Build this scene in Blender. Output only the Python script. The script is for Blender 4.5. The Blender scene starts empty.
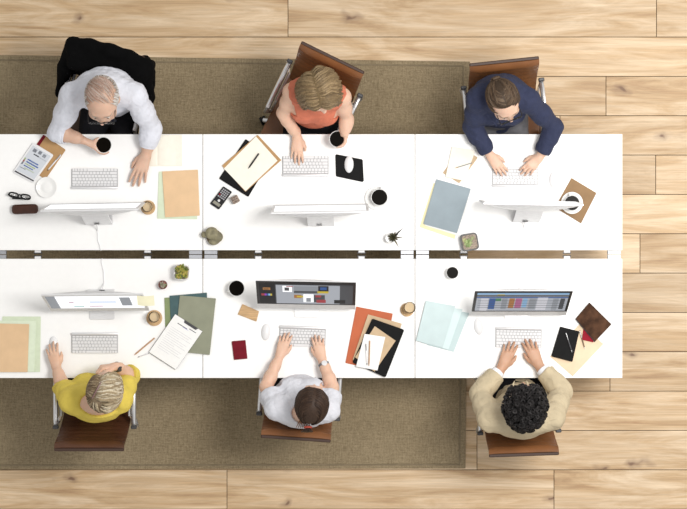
import bpy, math, random
import numpy as np
from mathutils import Vector, Matrix

C = bpy.context.scene
COL = C.collection
random.seed(7)
H, ZD, S = 13.0, 0.74, 0.0061          # camera height, desk height, metres per photo pixel on the desk
PI = math.pi

def P(px, py, z=ZD):
    k = S * (H - z) / (H - ZD)
    return Vector(((px - 343.5) * k, -(py - 254.5) * k, z))

# ------------------------------------------------------------------ camera, world, lights, exposure
cam = bpy.data.cameras.new('camera')
cam.sensor_width = 36.0
cam.lens = 36.0 * (H - ZD) / (687 * S)
cam.clip_end = 60
co = bpy.data.objects.new('camera', cam); COL.objects.link(co)
co.location = (0, 0, H)
C.camera = co

w = bpy.data.worlds.new('sky'); C.world = w; w.use_nodes = True
bg = w.node_tree.nodes['Background']
bg.inputs['Color'].default_value = (1.0, 0.985, 0.96, 1)
bg.inputs['Strength'].default_value = 0.50

def area(name, loc, target, size, power, col=(1, 1, 1)):
    l = bpy.data.lights.new(name, 'AREA'); l.shape = 'SQUARE'; l.size = size
    l.energy = power; l.color = col
    o = bpy.data.objects.new(name, l); COL.objects.link(o)
    o.location = loc
    o.rotation_euler = (Vector(target) - Vector(loc)).to_track_quat('-Z', 'Y').to_euler()
    return o
area('skylight', (2.1, 0.5, 7.0), (1.2, 0.2, 0.5), 1.8, 290, (1.0, 0.975, 0.94))
area('window_light', (3.9, 1.2, 2.6), (1.2, 0.2, 0.3), 1.6, 34, (1.0, 0.98, 0.95))

C.view_settings.view_transform = 'Standard'
C.view_settings.look = 'None'
C.view_settings.gamma = 1.0
C.view_settings.use_curve_mapping = False
C.view_settings.exposure = 0.33

# ------------------------------------------------------------------ materials
MATS = {}
def mat(name, col=(.8, .8, .8), rough=.5, metal=0., var=.06, scale=30., bump=0., bscale=300., emit=0.,
        trans=0., stretch=(1, 1, 1), attr=False, ior=1.45, coat=0., sss=0., fold=0., spec=.5):
    if name in MATS: return MATS[name]
    m = bpy.data.materials.new(name); m.use_nodes = True
    nt = m.node_tree; N = nt.nodes; L = nt.links
    b = N['Principled BSDF']
    b.inputs['Roughness'].default_value = rough
    b.inputs['Metallic'].default_value = metal
    b.inputs['IOR'].default_value = ior
    b.inputs['Specular IOR Level'].default_value = spec
    b.inputs['Transmission Weight'].default_value = trans
    b.inputs['Coat Weight'].default_value = coat
    if sss:
        b.inputs['Subsurface Weight'].default_value = sss
        b.inputs['Subsurface Radius'].default_value = (.012, .005, .003)
        b.inputs['Subsurface Scale'].default_value = .6
    tc = N.new('ShaderNodeTexCoord'); mp = N.new('ShaderNodeMapping')
    mp.inputs['Scale'].default_value = stretch
    L.new(tc.outputs['Object'], mp.inputs['Vector'])
    nz = N.new('ShaderNodeTexNoise'); nz.inputs['Scale'].default_value = scale; nz.inputs['Detail'].default_value = 4
    L.new(mp.outputs['Vector'], nz.inputs['Vector'])
    mr = N.new('ShaderNodeMapRange'); mr.inputs['From Min'].default_value = .3; mr.inputs['From Max'].default_value = .7
    mr.inputs['To Min'].default_value = 1 - var; mr.inputs['To Max'].default_value = 1 + var
    L.new(nz.outputs['Fac'], mr.inputs['Value'])
    vm = N.new('ShaderNodeVectorMath'); vm.operation = 'SCALE'
    if attr:
        at = N.new('ShaderNodeAttribute'); at.attribute_name = 'Col'
        L.new(at.outputs['Color'], vm.inputs[0])
    else:
        vm.inputs[0].default_value = col
    L.new(mr.outputs['Result'], vm.inputs['Scale'])
    L.new(vm.outputs['Vector'], b.inputs['Base Color'])
    if bump:
        n2 = N.new('ShaderNodeTexNoise'); n2.inputs['Scale'].default_value = bscale; n2.inputs['Detail'].default_value = 3
        L.new(mp.outputs['Vector'], n2.inputs['Vector'])
        bp = N.new('ShaderNodeBump'); bp.inputs['Strength'].default_value = bump; bp.inputs['Distance'].default_value = .003
        L.new(n2.outputs['Fac'], bp.inputs['Height']); L.new(bp.outputs['Normal'], b.inputs['Normal'])
    if fold:
        n3 = N.new('ShaderNodeTexNoise'); n3.inputs['Scale'].default_value = 15; n3.inputs['Detail'].default_value = 2.5; n3.inputs['Distortion'].default_value = 2.2; n3.inputs['Roughness'].default_value = .45
        L.new(mp.outputs['Vector'], n3.inputs['Vector'])
        b3 = N.new('ShaderNodeBump'); b3.inputs['Strength'].default_value = fold; b3.inputs['Distance'].default_value = .016
        L.new(n3.outputs['Fac'], b3.inputs['Height'])
        if bump: L.new(b3.outputs['Normal'], bp.inputs['Normal'])
        else: L.new(b3.outputs['Normal'], b.inputs['Normal'])
    if emit:
        for lk in list(b.inputs['Base Color'].links): L.remove(lk)
        b.inputs['Base Color'].default_value = (*[a * .12 for a in col], 1)
        L.new(vm.outputs['Vector'], b.inputs['Emission Color'])
        b.inputs['Emission Strength'].default_value = emit
    m.diffuse_color = (*col, 1)
    MATS[name] = m
    return m

def node(nt, t, **kw):
    n = nt.nodes.new(t)
    for k, v in kw.items():
        if k.startswith('i_'): n.inputs[k[2:].replace('_', ' ')].default_value = v
        else: setattr(n, k, v)
    return n

def wood_floor():
    m = bpy.data.materials.new('oak_planks'); m.use_nodes = True
    nt = m.node_tree; L = nt.links; b = nt.nodes['Principled BSDF']
    tc = node(nt, 'ShaderNodeTexCoord'); at = node(nt, 'ShaderNodeAttribute', attribute_name='Col')
    off = node(nt, 'ShaderNodeVectorMath', operation='SCALE'); off.inputs['Scale'].default_value = 23.0
    L.new(at.outputs['Color'], off.inputs[0])
    ad = node(nt, 'ShaderNodeVectorMath', operation='ADD')
    L.new(tc.outputs['Object'], ad.inputs[0]); L.new(off.outputs['Vector'], ad.inputs[1])
    def mapped(sc):
        mp = node(nt, 'ShaderNodeMapping'); mp.inputs['Scale'].default_value = sc
        L.new(ad.outputs['Vector'], mp.inputs['Vector']); return mp.outputs['Vector']
    n1 = node(nt, 'ShaderNodeTexNoise', i_Scale=1.0, i_Detail=9., i_Roughness=.64, i_Distortion=1.6)
    L.new(mapped((.8, 7., 1)), n1.inputs['Vector'])
    r1 = node(nt, 'ShaderNodeValToRGB'); e = r1.color_ramp.elements
    e[0].position = .27; e[0].color = (.31, .175, .082, 1)
    e[1].position = .65; e[1].color = (.67, .52, .355, 1)
    x = e.new(.44); x.color = (.49, .335, .185, 1)
    L.new(n1.outputs['Fac'], r1.inputs['Fac'])
    # fine grain
    n2 = node(nt, 'ShaderNodeTexNoise', i_Scale=1.0, i_Detail=5., i_Roughness=.7, i_Distortion=.3)
    L.new(mapped((3, 120, 1)), n2.inputs['Vector'])
    g = node(nt, 'ShaderNodeMapRange'); g.inputs['From Min'].default_value = .3; g.inputs['From Max'].default_value = .7
    g.inputs['To Min'].default_value = .80; g.inputs['To Max'].default_value = 1.10
    L.new(n2.outputs['Fac'], g.inputs['Value'])
    s1 = node(nt, 'ShaderNodeVectorMath', operation='SCALE'); L.new(r1.outputs['Color'], s1.inputs[0]); L.new(g.outputs['Result'], s1.inputs['Scale'])
    # knots
    wob = node(nt, 'ShaderNodeTexNoise', i_Scale=7., i_Detail=2.)
    L.new(mapped((1, 1, 1)), wob.inputs['Vector'])
    wa = node(nt, 'ShaderNodeVectorMath', operation='SCALE'); wa.inputs['Scale'].default_value = .35; L.new(wob.outputs['Color'], wa.inputs[0])
    wb = node(nt, 'ShaderNodeVectorMath', operation='ADD'); L.new(mapped((1.1, 2.6, 1)), wb.inputs[0]); L.new(wa.outputs['Vector'], wb.inputs[1])
    vo = node(nt, 'ShaderNodeTexVoronoi', i_Scale=1.0, voronoi_dimensions='2D'); L.new(wb.outputs['Vector'], vo.inputs['Vector'])
    kr = node(nt, 'ShaderNodeValToRGB'); e = kr.color_ramp.elements
    e[0].position = .012; e[0].color = (1, 1, 1, 1); e[1].position = .10; e[1].color = (0, 0, 0, 1)
    x = e.new(.035); x.color = (.45, .45, .45, 1)
    L.new(vo.outputs['Distance'], kr.inputs['Fac'])
    mk = node(nt, 'ShaderNodeMix', data_type='RGBA')
    kf = node(nt, 'ShaderNodeMath', operation='MULTIPLY'); kf.inputs[1].default_value = .85
    sv = node(nt, 'ShaderNodeSeparateColor'); L.new(vo.outputs['Color'], sv.inputs['Color'])
    gt = node(nt, 'ShaderNodeMath', operation='GREATER_THAN'); gt.inputs[1].default_value = .18; L.new(sv.outputs['Red'], gt.inputs[0])
    kg = node(nt, 'ShaderNodeMath', operation='MULTIPLY'); L.new(kr.outputs['Color'], kg.inputs[0]); L.new(gt.outputs['Value'], kg.inputs[1])
    L.new(kg.outputs['Value'], kf.inputs[0]); L.new(kf.outputs['Value'], mk.inputs[0])
    L.new(s1.outputs['Vector'], mk.inputs[6]); mk.inputs[7].default_value = (.12, .055, .03, 1)
    # plank tint
    sp = node(nt, 'ShaderNodeSeparateColor'); L.new(at.outputs['Color'], sp.inputs['Color'])
    tr = node(nt, 'ShaderNodeMapRange'); tr.inputs['To Min'].default_value = .86; tr.inputs['To Max'].default_value = 1.14
    L.new(sp.outputs['Blue'], tr.inputs['Value'])
    s2 = node(nt, 'ShaderNodeVectorMath', operation='SCALE'); L.new(mk.outputs[2], s2.inputs[0]); L.new(tr.outputs['Result'], s2.inputs['Scale'])
    L.new(s2.outputs['Vector'], b.inputs['Base Color'])
    b.inputs['Roughness'].default_value = .55
    bp = node(nt, 'ShaderNodeBump'); bp.inputs['Strength'].default_value = .12; bp.inputs['Distance'].default_value = .002
    L.new(n2.outputs['Fac'], bp.inputs['Height']); L.new(bp.outputs['Normal'], b.inputs['Normal'])
    return m

def sisal():
    m = bpy.data.materials.new('sisal_weave'); m.use_nodes = True
    nt = m.node_tree; L = nt.links; b = nt.nodes['Principled BSDF']
    tc = node(nt, 'ShaderNodeTexCoord')
    outs = []
    for sc in ((130, 14, 1), (14, 130, 1), (1.5, 1.5, 1), (70, 70, 1), (150, 150, 1)):
        mp = node(nt, 'ShaderNodeMapping'); mp.inputs['Scale'].default_value = sc
        L.new(tc.outputs['Object'], mp.inputs['Vector'])
        n = node(nt, 'ShaderNodeTexNoise', i_Scale=1.0, i_Detail=2.); L.new(mp.outputs['Vector'], n.inputs['Vector'])
        outs.append(n.outputs['Fac'])
    a = outs[0]
    for o in outs[1:]:
        ma = node(nt, 'ShaderNodeMath', operation='ADD'); L.new(a, ma.inputs[0]); L.new(o, ma.inputs[1]); a = ma.outputs['Value']
    r = node(nt, 'ShaderNodeMapRange'); r.inputs['From Min'].default_value = 1.7; r.inputs['From Max'].default_value = 3.3
    L.new(a, r.inputs['Value'])
    cr = node(nt, 'ShaderNodeValToRGB'); e = cr.color_ramp.elements
    e[0].position = .1; e[0].color = (.165, .125, .074, 1); e[1].position = .9; e[1].color = (.36, .288, .182, 1)
    L.new(r.outputs['Result'], cr.inputs['Fac']); L.new(cr.outputs['Color'], b.inputs['Base Color'])
    b.inputs['Roughness'].default_value = .95
    b.inputs['Specular IOR Level'].default_value = .1
    bp = node(nt, 'ShaderNodeBump'); bp.inputs['Strength'].default_value = .5; bp.inputs['Distance'].default_value = .004
    L.new(a, bp.inputs['Height']); L.new(bp.outputs['Normal'], b.inputs['Normal'])
    return m

M = dict(
    laminate=mat('white_laminate', (.88, .88, .875), .4, var=.01),
    white_metal=mat('white_powder_coat', (.72, .73, .74), .4),
    grey_metal=mat('grey_metal', (.42, .43, .46), .45, .6),
    alu=mat('brushed_aluminium', (.74, .74, .75), .4, .45, stretch=(1, 12, 1)),
    silver=mat('silver_plastic', (.62, .62, .62), .4), kbplate=mat('keyboard_aluminium', (.40, .40, .41), .45),
    chrome=mat('polished_chrome', (.72, .72, .73), .28, .85, var=.02),
    black=mat('black_plastic', (.008, .008, .009), .45, spec=.3),
    darkgrey=mat('dark_grey_plastic', (.05, .05, .055), .4),
    keywhite=mat('white_key_plastic', (.70, .70, .71), .5, spec=.3, var=.02),
    whiteplastic=mat('white_plastic', (.74, .74, .75), .3, var=.01),
    ceramic=mat('white_ceramic', (.79, .79, .78), .15, var=.01, coat=.3),
    coffee=mat('black_coffee', (.003, .002, .001), .3, var=.2, spec=.05),
    leather=mat('brown_leather', (.19, .077, .028), .36, var=.16, scale=9, bump=.15, bscale=160),
    darkleather=mat('dark_brown_leather', (.080, .031, .015), .38, var=.16, scale=9, bump=.25, bscale=160),
    leatheredge=mat('leather_piping', (.045, .02, .012), .5),
    paper=mat('white_paper', (.80, .80, .79), .8, var=.02),
    cream=mat('cream_paper', (.80, .77, .68), .8, var=.03),
    ink=mat('grey_print', (.34, .34, .36), .8), inkd=mat('dark_print', (.06, .06, .07), .8),
    inkb=mat('blue_print', (.07, .17, .48), .7), inky=mat('green_print', (.5, .62, .2), .7),
    inkr=mat('red_print', (.5, .1, .06), .7), inkp=mat('violet_print', (.35, .35, .62), .7),
    kraft=mat('kraft_board', (.42, .25, .11), .8, var=.12, scale=14),
    tan=mat('tan_card', (.68, .47, .28), .8, var=.05, scale=12),
    kraftp=mat('kraft_paper', (.52, .385, .245), .8, var=.08, scale=15),
    manila=mat('manila_paper', (.72, .57, .40), .8, var=.05, scale=15),
    palegreen=mat('pale_green_card', (.61, .69, .52), .8, var=.04),
    yellowcard=mat('pale_yellow_card', (.78, .72, .45), .8, var=.04),
    bluegrey=mat('blue_grey_card', (.27, .325, .36), .8, var=.05, scale=10),
    olive=mat('olive_green_card', (.22, .27, .13), .8, var=.06),
    teal=mat('dark_teal_card', (.055, .105, .11), .8, var=.08),
    greygreen=mat('grey_green_card', (.245, .255, .185), .8, var=.08, scale=10),
    orange=mat('burnt_orange_card', (.47, .115, .045), .7, var=.06, scale=12),
    blackcard=mat('black_cover', (.006, .006, .0065), .65, var=.15, spec=.15),
    paleblue=mat('pale_blue_paper', (.60, .71, .72), .7, var=.04, scale=12),
    redcover=mat('crimson_cover', (.27, .008, .022), .7, var=.12, spec=.2),
    oxblood=mat('oxblood_cover', (.15, .005, .014), .7, var=.15, spec=.2),
    pouch=mat('worn_brown_leather', (.060, .028, .015), .75, spec=.15, var=.55, scale=22, bump=.5, bscale=60),
    suedec=mat('brown_suede', (.25, .15, .07), .7, var=.12, scale=12),
    casebrown=mat('glossy_dark_brown_leather', (.055, .017, .008), .28, var=.3, scale=18),
    blockwood=mat('striped_wood', (.50, .32, .16), .6, var=.22, scale=6, stretch=(2, 22, 2)),
    pencilwood=mat('natural_pencil_wood', (.43, .24, .12), .6),
    corkwood=mat('amber_wood', (.50, .33, .17), .55, var=.2, scale=20),
    glass=mat('clear_glass', (1, 1, 1), .02, trans=1.0, var=0, ior=1.3),
    tea=mat('pale_tea', (.86, .68, .44), .1, trans=.35, var=.02, ior=1.33),
    sticky=mat('yellow_sticky_paper', (.86, .83, .60), .8, var=.03),
    soil=mat('pebbly_soil', (.32, .26, .21), .9, var=.4, scale=160, bump=.6),
    stonepot=mat('grey_stone', (.15, .15, .15), .7, var=.2),
    leaf=mat('green_leaf', (.16, .22, .055), .5, attr=True, var=.25, scale=60),
    terracotta=mat('red_glaze', (.16, .035, .025), .4, var=.3),
    denim=mat('black_trousers', (.007, .007, .009), .9, var=.2, spec=.15),
    greytrouser=mat('grey_trousers', (.10, .10, .11), .85, var=.2),
    shoe=mat('black_shoe_leather', (.015, .013, .012), .35),
    tie=mat('navy_tie', (.02, .025, .05), .6),
    lens=mat('spectacle_lens', (1, 1, 1), .02, trans=1.0, var=0, ior=1.05),
    eyew=mat('eye_white', (.8, .78, .75), .2), iris=mat('dark_iris', (.04, .025, .015), .2),
)

# ------------------------------------------------------------------ object helpers
def tag(o, label=None, cat=None, group=None, kind=None):
    if label: o['label'] = label
    if cat: o['category'] = cat
    if group: o['group'] = group
    if kind: o['kind'] = kind
    return o

def empty(name, loc, label, cat, group=None, rz=0.):
    o = bpy.data.objects.new(name, None); COL.objects.link(o)
    o.empty_display_size = .05
    o.location = loc; o.rotation_euler = (0, 0, rz)
    return tag(o, label, cat, group)

def link(name, me, mats, parent=None, loc=None, smooth=False):
    o = bpy.data.objects.new(name, me); COL.objects.link(o)
    for m in (mats if isinstance(mats, (list, tuple)) else [mats]): me.materials.append(m)
    if parent: o.parent = parent
    if loc is not None: o.location = loc
    if smooth: me.polygons.foreach_set('use_smooth', [True] * len(me.polygons))
    return o

def copy_tree(o, parent=None):
    c = o.copy(); COL.objects.link(c)
    if parent: c.parent = parent
    for ch in list(o.children): copy_tree(ch, c)
    return c

class MB:
    """Collects pieces of one mesh."""
    def __init__(s): s.v = []; s.f = []; s.m = []; s.c = []
    def add(s, vs, fs, mi=0, T=None, col=None):
        n = len(s.v)
        for v in vs:
            v = Vector(v)
            s.v.append(tuple(T @ v) if T is not None else tuple(v)); s.c.append(col or (1, 1, 1))
        for f in fs: s.f.append([i + n for i in f]); s.m.append(mi)
        return s
    def box(s, c, d, mi=0, bev=0., T=None, col=None):
        x, y, z = (a / 2 for a in d)
        return s.prism([(c[0] - x, c[1] - y), (c[0] + x, c[1] - y), (c[0] + x, c[1] + y), (c[0] - x, c[1] + y)], c[2] - z, c[2] + z, bev, bev, mi, T, col)
    def prism(s, pts, z0, z1, rad=0., bev=0., mi=0, T=None, col=None, seg=4):
        """Extruded polygon with rounded corners and chamfered rims."""
        area = sum(pts[i][0] * pts[(i + 1) % len(pts)][1] - pts[(i + 1) % len(pts)][0] * pts[i][1] for i in range(len(pts)))
        if area < 0: pts = pts[::-1]
        def ring(inset):
            out = []; n = len(pts)
            for i in range(n):
                a, b, c = (Vector(pts[(i + k) % n][:2]) for k in (-1, 0, 1))
                u = (a - b).normalized(); v = (c - b).normalized()
                ang = u.angle(v); h = (u + v).normalized(); si = math.sin(ang / 2)
                if rad <= 1e-6: out.append(b + h * (inset / si)); continue
                r = min(rad, .45 * min((a - b).length, (c - b).length) * math.tan(ang / 2))
                cen = b + h * (r / si); rr = max(r - inset, r * .15)
                a0 = math.atan2(-(h.y), -(h.x)); sp = PI - ang
                for k in range(seg + 1):
                    t = a0 - sp / 2 + sp * k / seg
                    out.append(cen + Vector((math.cos(t), math.sin(t))) * rr)
            return out
        bev = min(bev, (z1 - z0) * .45)
        levels = [(z0, bev), (z0 + bev, 0), (z1 - bev, 0), (z1, bev)] if bev > 1e-6 else [(z0, 0), (z1, 0)]
        rings = [ring(i) for _, i in levels]; n = len(rings[0])
        vs = []; fs = []
        for (z, _), r in zip(levels, rings): vs += [(p.x, p.y, z) for p in r]
        for k in range(len(levels) - 1):
            for i in range(n):
                j = (i + 1) % n
                fs.append([k * n + i, k * n + j, (k + 1) * n + j, (k + 1) * n + i])
        fs.append(list(range(n))[::-1]); fs.append([(len(levels) - 1) * n + i for i in range(n)])
        return s.add(vs, fs, mi, T, col)
    def tube(s, pts, r, n=8, mi=0, T=None, closed=False, flat=1.0, col=None):
        pts = [Vector(p) for p in pts]; m = len(pts)
        rs = list(r) if isinstance(r, (list, tuple)) else [r] * m
        vs = []; prev = None
        for i, p in enumerate(pts):
            if closed: t = (pts[(i + 1) % m] - pts[i - 1]).normalized()
            else: t = (pts[min(i + 1, m - 1)] - pts[max(i - 1, 0)]).normalized()
            if prev is None:
                ref = Vector((0, 0, 1)) if abs(t.z) < .9 else Vector((1, 0, 0))
                a = t.cross(ref).normalized()
            else: a = (prev - t * prev.dot(t)).normalized()
            prev = a; b = t.cross(a)
            for k in range(n):
                q = 2 * PI * k / n
                vs.append(p + (a * math.cos(q) + b * math.sin(q) * flat) * rs[i])
        fs = []
        for i in range(m if closed else m - 1):
            i2 = (i + 1) % m
            for k in range(n):
                k2 = (k + 1) % n
                fs.append([i * n + k, i * n + k2, i2 * n + k2, i2 * n + k])
        if not closed:
            fs.append(list(range(n))[::-1]); fs.append([(m - 1) * n + k for k in range(n)])
        return s.add(vs, fs, mi, T, col)
    def lathe(s, prof, n=32, mi=0, T=None, caps=True, c=(0, 0, 0)):
        vs = []; fs = []
        for r, z in prof:
            for k in range(n):
                q = 2 * PI * k / n; vs.append((c[0] + r * math.cos(q), c[1] + r * math.sin(q), c[2] + z))
        for i in range(len(prof) - 1):
            for k in range(n):
                k2 = (k + 1) % n; fs.append([i * n + k, i * n + k2, (i + 1) * n + k2, (i + 1) * n + k])
        if caps:
            fs.append(list(range(n))[::-1]); fs.append([(len(prof) - 1) * n + k for k in range(n)])
        return s.add(vs, fs, mi, T)
    def ell(s, c, rad, R=None, mi=0, nu=10, nv=7, col=None):
        vs = []; fs = []
        for j in range(nv + 1):
            th = PI * j / nv
            for i in range(nu):
                ph = 2 * PI * i / nu
                v = Vector((rad[0] * math.sin(th) * math.cos(ph), rad[1] * math.sin(th) * math.sin(ph), rad[2] * math.cos(th)))
                vs.append((R @ v if R is not None else v) + Vector(c))
        for j in range(nv):
            for i in range(nu):
                i2 = (i + 1) % nu; fs.append([j * nu + i, (j + 1) * nu + i, (j + 1) * nu + i2, j * nu + i2])
        return s.add(vs, fs, mi, None, col)
    def mesh(s, name, off=None, attr=False):
        me = bpy.data.meshes.new(name)
        vs = s.v if off is None else [(v[0] - off[0], v[1] - off[1], v[2] - off[2]) for v in s.v]
        me.from_pydata(vs, [], s.f); me.polygons.foreach_set('material_index', s.m)
        if attr:
            a = me.color_attributes.new('Col', 'FLOAT_COLOR', 'POINT')
            a.data.foreach_set('color', [x for c in s.c for x in (*c, 1)])
        me.update(); return me
    def build(s, name, mats, parent=None, off=None, loc=None, smooth=False, attr=False):
        o = link(name, s.mesh(name, off, attr), mats, parent, loc, False)
        if smooth:
            me = o.data
            me.polygons.foreach_set('use_smooth', [True] * len(me.polygons))
            me.set_sharp_from_angle(angle=math.radians(40))
        return o

# ------------------------------------------------------------------ smooth implicit surfaces for bodies and cloth
class SDF:
    def __init__(s): s.p = []
    def _add(s, fn, lo, hi, k, op): s.p.append((fn, np.array(lo, float), np.array(hi, float), k, op))
    def cone(s, a, b, ra, rb, k=.02, op='u'):
        a = np.array(a, float); b = np.array(b, float); ab = b - a; L2 = max(ab @ ab, 1e-12)
        def fn(X, Y, Z):
            t = np.clip(((X - a[0]) * ab[0] + (Y - a[1]) * ab[1] + (Z - a[2]) * ab[2]) / L2, 0, 1)
            return np.sqrt((X - a[0] - t * ab[0]) ** 2 + (Y - a[1] - t * ab[1]) ** 2 + (Z - a[2] - t * ab[2]) ** 2) - (ra + t * (rb - ra))
        r = max(ra, rb); s._add(fn, np.minimum(a, b) - r, np.maximum(a, b) + r, k, op); return s
    def chain(s, pts, rs, k=.02):
        for i in range(len(pts) - 1): s.cone(pts[i], pts[i + 1], rs[i], rs[i + 1], k)
        return s
    def ell(s, c, rad, R=None, k=.02, op='u', grow=0.):
        c = np.array(c, float); rad = np.array(rad, float) + grow
        R = np.array(R if R is not None else Matrix.Identity(3), float)
        def fn(X, Y, Z):
            x, y, z = X - c[0], Y - c[1], Z - c[2]
            q = [R[0, i] * x + R[1, i] * y + R[2, i] * z for i in range(3)]
            k0 = np.sqrt(sum((q[i] / rad[i]) ** 2 for i in range(3)))
            k1 = np.sqrt(sum((q[i] / rad[i] ** 2) ** 2 for i in range(3))) + 1e-9
            return k0 * (k0 - 1) / k1
        r = np.abs(R) @ rad
        s._add(fn, c - r, c + r, k, op); return s
    def slab(s, c, half, R, r, k=.02, op='u'):
        c = np.array(c, float); hf = np.array(half, float); R = np.array(R, float)
        def fn(X, Y, Z):
            x, y, z = X - c[0], Y - c[1], Z - c[2]
            q = [np.abs(R[0, i] * x + R[1, i] * y + R[2, i] * z) - hf[i] + r for i in range(3)]
            return np.sqrt(sum(np.maximum(v, 0) ** 2 for v in q)) + np.minimum(np.maximum(np.maximum(q[0], q[1]), q[2]), 0) - r
        e = np.abs(R) @ hf
        s._add(fn, c - e, c + e, k, op); return s
    def cut(s, pt, n, rad=.12, k=.004):
        """Remove what lies beyond the plane (pt, n) within rad of pt."""
        pt = np.array(pt, float); n = np.array(n, float); n /= np.linalg.norm(n)
        def fn(X, Y, Z):
            d = -((X - pt[0]) * n[0] + (Y - pt[1]) * n[1] + (Z - pt[2]) * n[2])
            return np.maximum(d, np.sqrt((X - pt[0]) ** 2 + (Y - pt[1]) ** 2 + (Z - pt[2]) ** 2) - rad)
        s._add(fn, pt - rad, pt + rad, k, 's'); return s
    def mesh(s, name, h=.006, off=(0, 0, 0), wrinkle=0., wl=.05, seed=1, clip=None):
        lo = np.min([p[1] for p in s.p if p[4] == 'u'], 0) - 5 * h
        hi = np.max([p[2] for p in s.p if p[4] == 'u'], 0) + 5 * h
        if wrinkle: lo -= wrinkle * 3; hi += wrinkle * 3
        n = np.ceil((hi - lo) / h).astype(int) + 1
        A = np.full(n, .2, np.float32)
        ax = [(lo[i] + h * np.arange(n[i])).astype(np.float32) for i in range(3)]
        for fn, l, u, k, op in s.p:
            pad = k + 4 * h + wrinkle * 3
            i0 = np.clip(np.floor((l - pad - lo) / h).astype(int), 0, n - 1); i1 = np.clip(np.ceil((u + pad - lo) / h).astype(int) + 1, 1, n)
            if np.any(i1 <= i0): continue
            sl = tuple(slice(a, b) for a, b in zip(i0, i1))
            d = fn(ax[0][sl[0]][:, None, None], ax[1][sl[1]][None, :, None], ax[2][sl[2]][None, None, :]).astype(np.float32)
            a = A[sl]
            if op == 'u':
                hh = np.maximum(k - np.abs(a - d), 0) / k; A[sl] = np.minimum(a, d) - hh * hh * k * .25
            else:
                d = -d; hh = np.maximum(k - np.abs(a - d), 0) / k; A[sl] = np.maximum(a, d) + hh * hh * k * .25
        if wrinkle:
            rg = np.random.RandomState(seed); X, Y, Z = ax[0][:, None, None], ax[1][None, :, None], ax[2][None, None, :]
            for i in range(5):
                v = rg.normal(size=3); v /= np.linalg.norm(v); f = 2 * PI / (wl * rg.uniform(.6, 1.6)); ph = rg.uniform(0, 6)
                v2 = rg.normal(size=3) * 14
                A += (wrinkle * .62 * (.64 - np.abs(np.sin(.5 * (X * v[0] + Y * v[1] + Z * v[2]) * f + ph + 1.6 * np.sin(X * v2[0] + Y * v2[1] + Z * v2[2]))))).astype(np.float32)
        return nets(A, lo, h, name, off)

def nets(A, lo, h, name, off):
    sg = A < 0
    n = np.array(A.shape); sh = tuple(n - 1)
    cnt = np.zeros(sh, np.int8)
    cor = [(i, j, k) for i in (0, 1) for j in (0, 1) for k in (0, 1)]
    V = lambda arr, c: arr[c[0]:c[0] + sh[0], c[1]:c[1] + sh[1], c[2]:c[2] + sh[2]]
    for c in cor: cnt += V(sg, c)
    mix = (cnt > 0) & (cnt < 8)
    I, J, K = np.nonzero(mix); nv = len(I)
    idx = np.full(sh, -1, np.int64); idx[I, J, K] = np.arange(nv)
    acc = np.zeros((nv, 3)); num = np.zeros(nv)
    for c in cor:
        for a in range(3):
            if c[a]: continue
            c2 = list(c); c2[a] = 1
            va = A[I + c[0], J + c[1], K + c[2]]; vb = A[I + c2[0], J + c2[1], K + c2[2]]
            x = (va < 0) != (vb < 0); t = np.where(x, va / np.where(x, va - vb, 1), 0)
            q = np.tile(np.array(c, float), (nv, 1)); q[:, a] += t
            acc += q * x[:, None]; num += x
    pos = (acc / num[:, None] + np.stack([I, J, K], 1)) * h + lo
    F = []
    for a in range(3):
        b, c = (a + 1) % 3, (a + 2) % 3
        sl0 = [slice(1, -1)] * 3; sl0[a] = slice(0, -1); sl1 = list(sl0); sl1[a] = slice(1, None)
        s0 = sg[tuple(sl0)]; s1 = sg[tuple(sl1)]
        for flag in (True, False):
            e = np.array(np.nonzero((s0 != s1) & (s0 == flag)))
            if e.shape[1] == 0: continue
            for d in range(3):
                if d != a: e[d] += 1
            q = []
            for db, dc in ((-1, -1), (0, -1), (0, 0), (-1, 0)):
                g = e.copy(); g[b] += db; g[c] += dc
                q.append(idx[g[0], g[1], g[2]])
            q = np.stack(q if flag else q[::-1], 1); F.append(q)
    F = np.concatenate(F); F = F[(F >= 0).all(1)]
    # two light smoothing passes
    for _ in range(2):
        sm = np.zeros_like(pos); ct = np.zeros(nv)
        for i in range(4):
            np.add.at(sm, F[:, i], pos[F[:, (i + 1) % 4]] + pos[F[:, i - 1]]); np.add.at(ct, F[:, i], 2)
        pos = pos * .5 + .5 * sm / np.maximum(ct, 1)[:, None]
    me = bpy.data.meshes.new(name)
    me.vertices.add(nv); me.vertices.foreach_set('co', (pos - np.array(off)).astype(np.float32).ravel())
    me.loops.add(F.size); me.loops.foreach_set('vertex_index', F.astype(np.int32).ravel())
    me.polygons.add(len(F)); me.polygons.foreach_set('loop_start', np.arange(0, F.size, 4, dtype=np.int32))
    me.polygons.foreach_set('use_smooth', np.ones(len(F), bool))
    me.update(calc_edges=True); me.validate()
    return me

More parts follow.
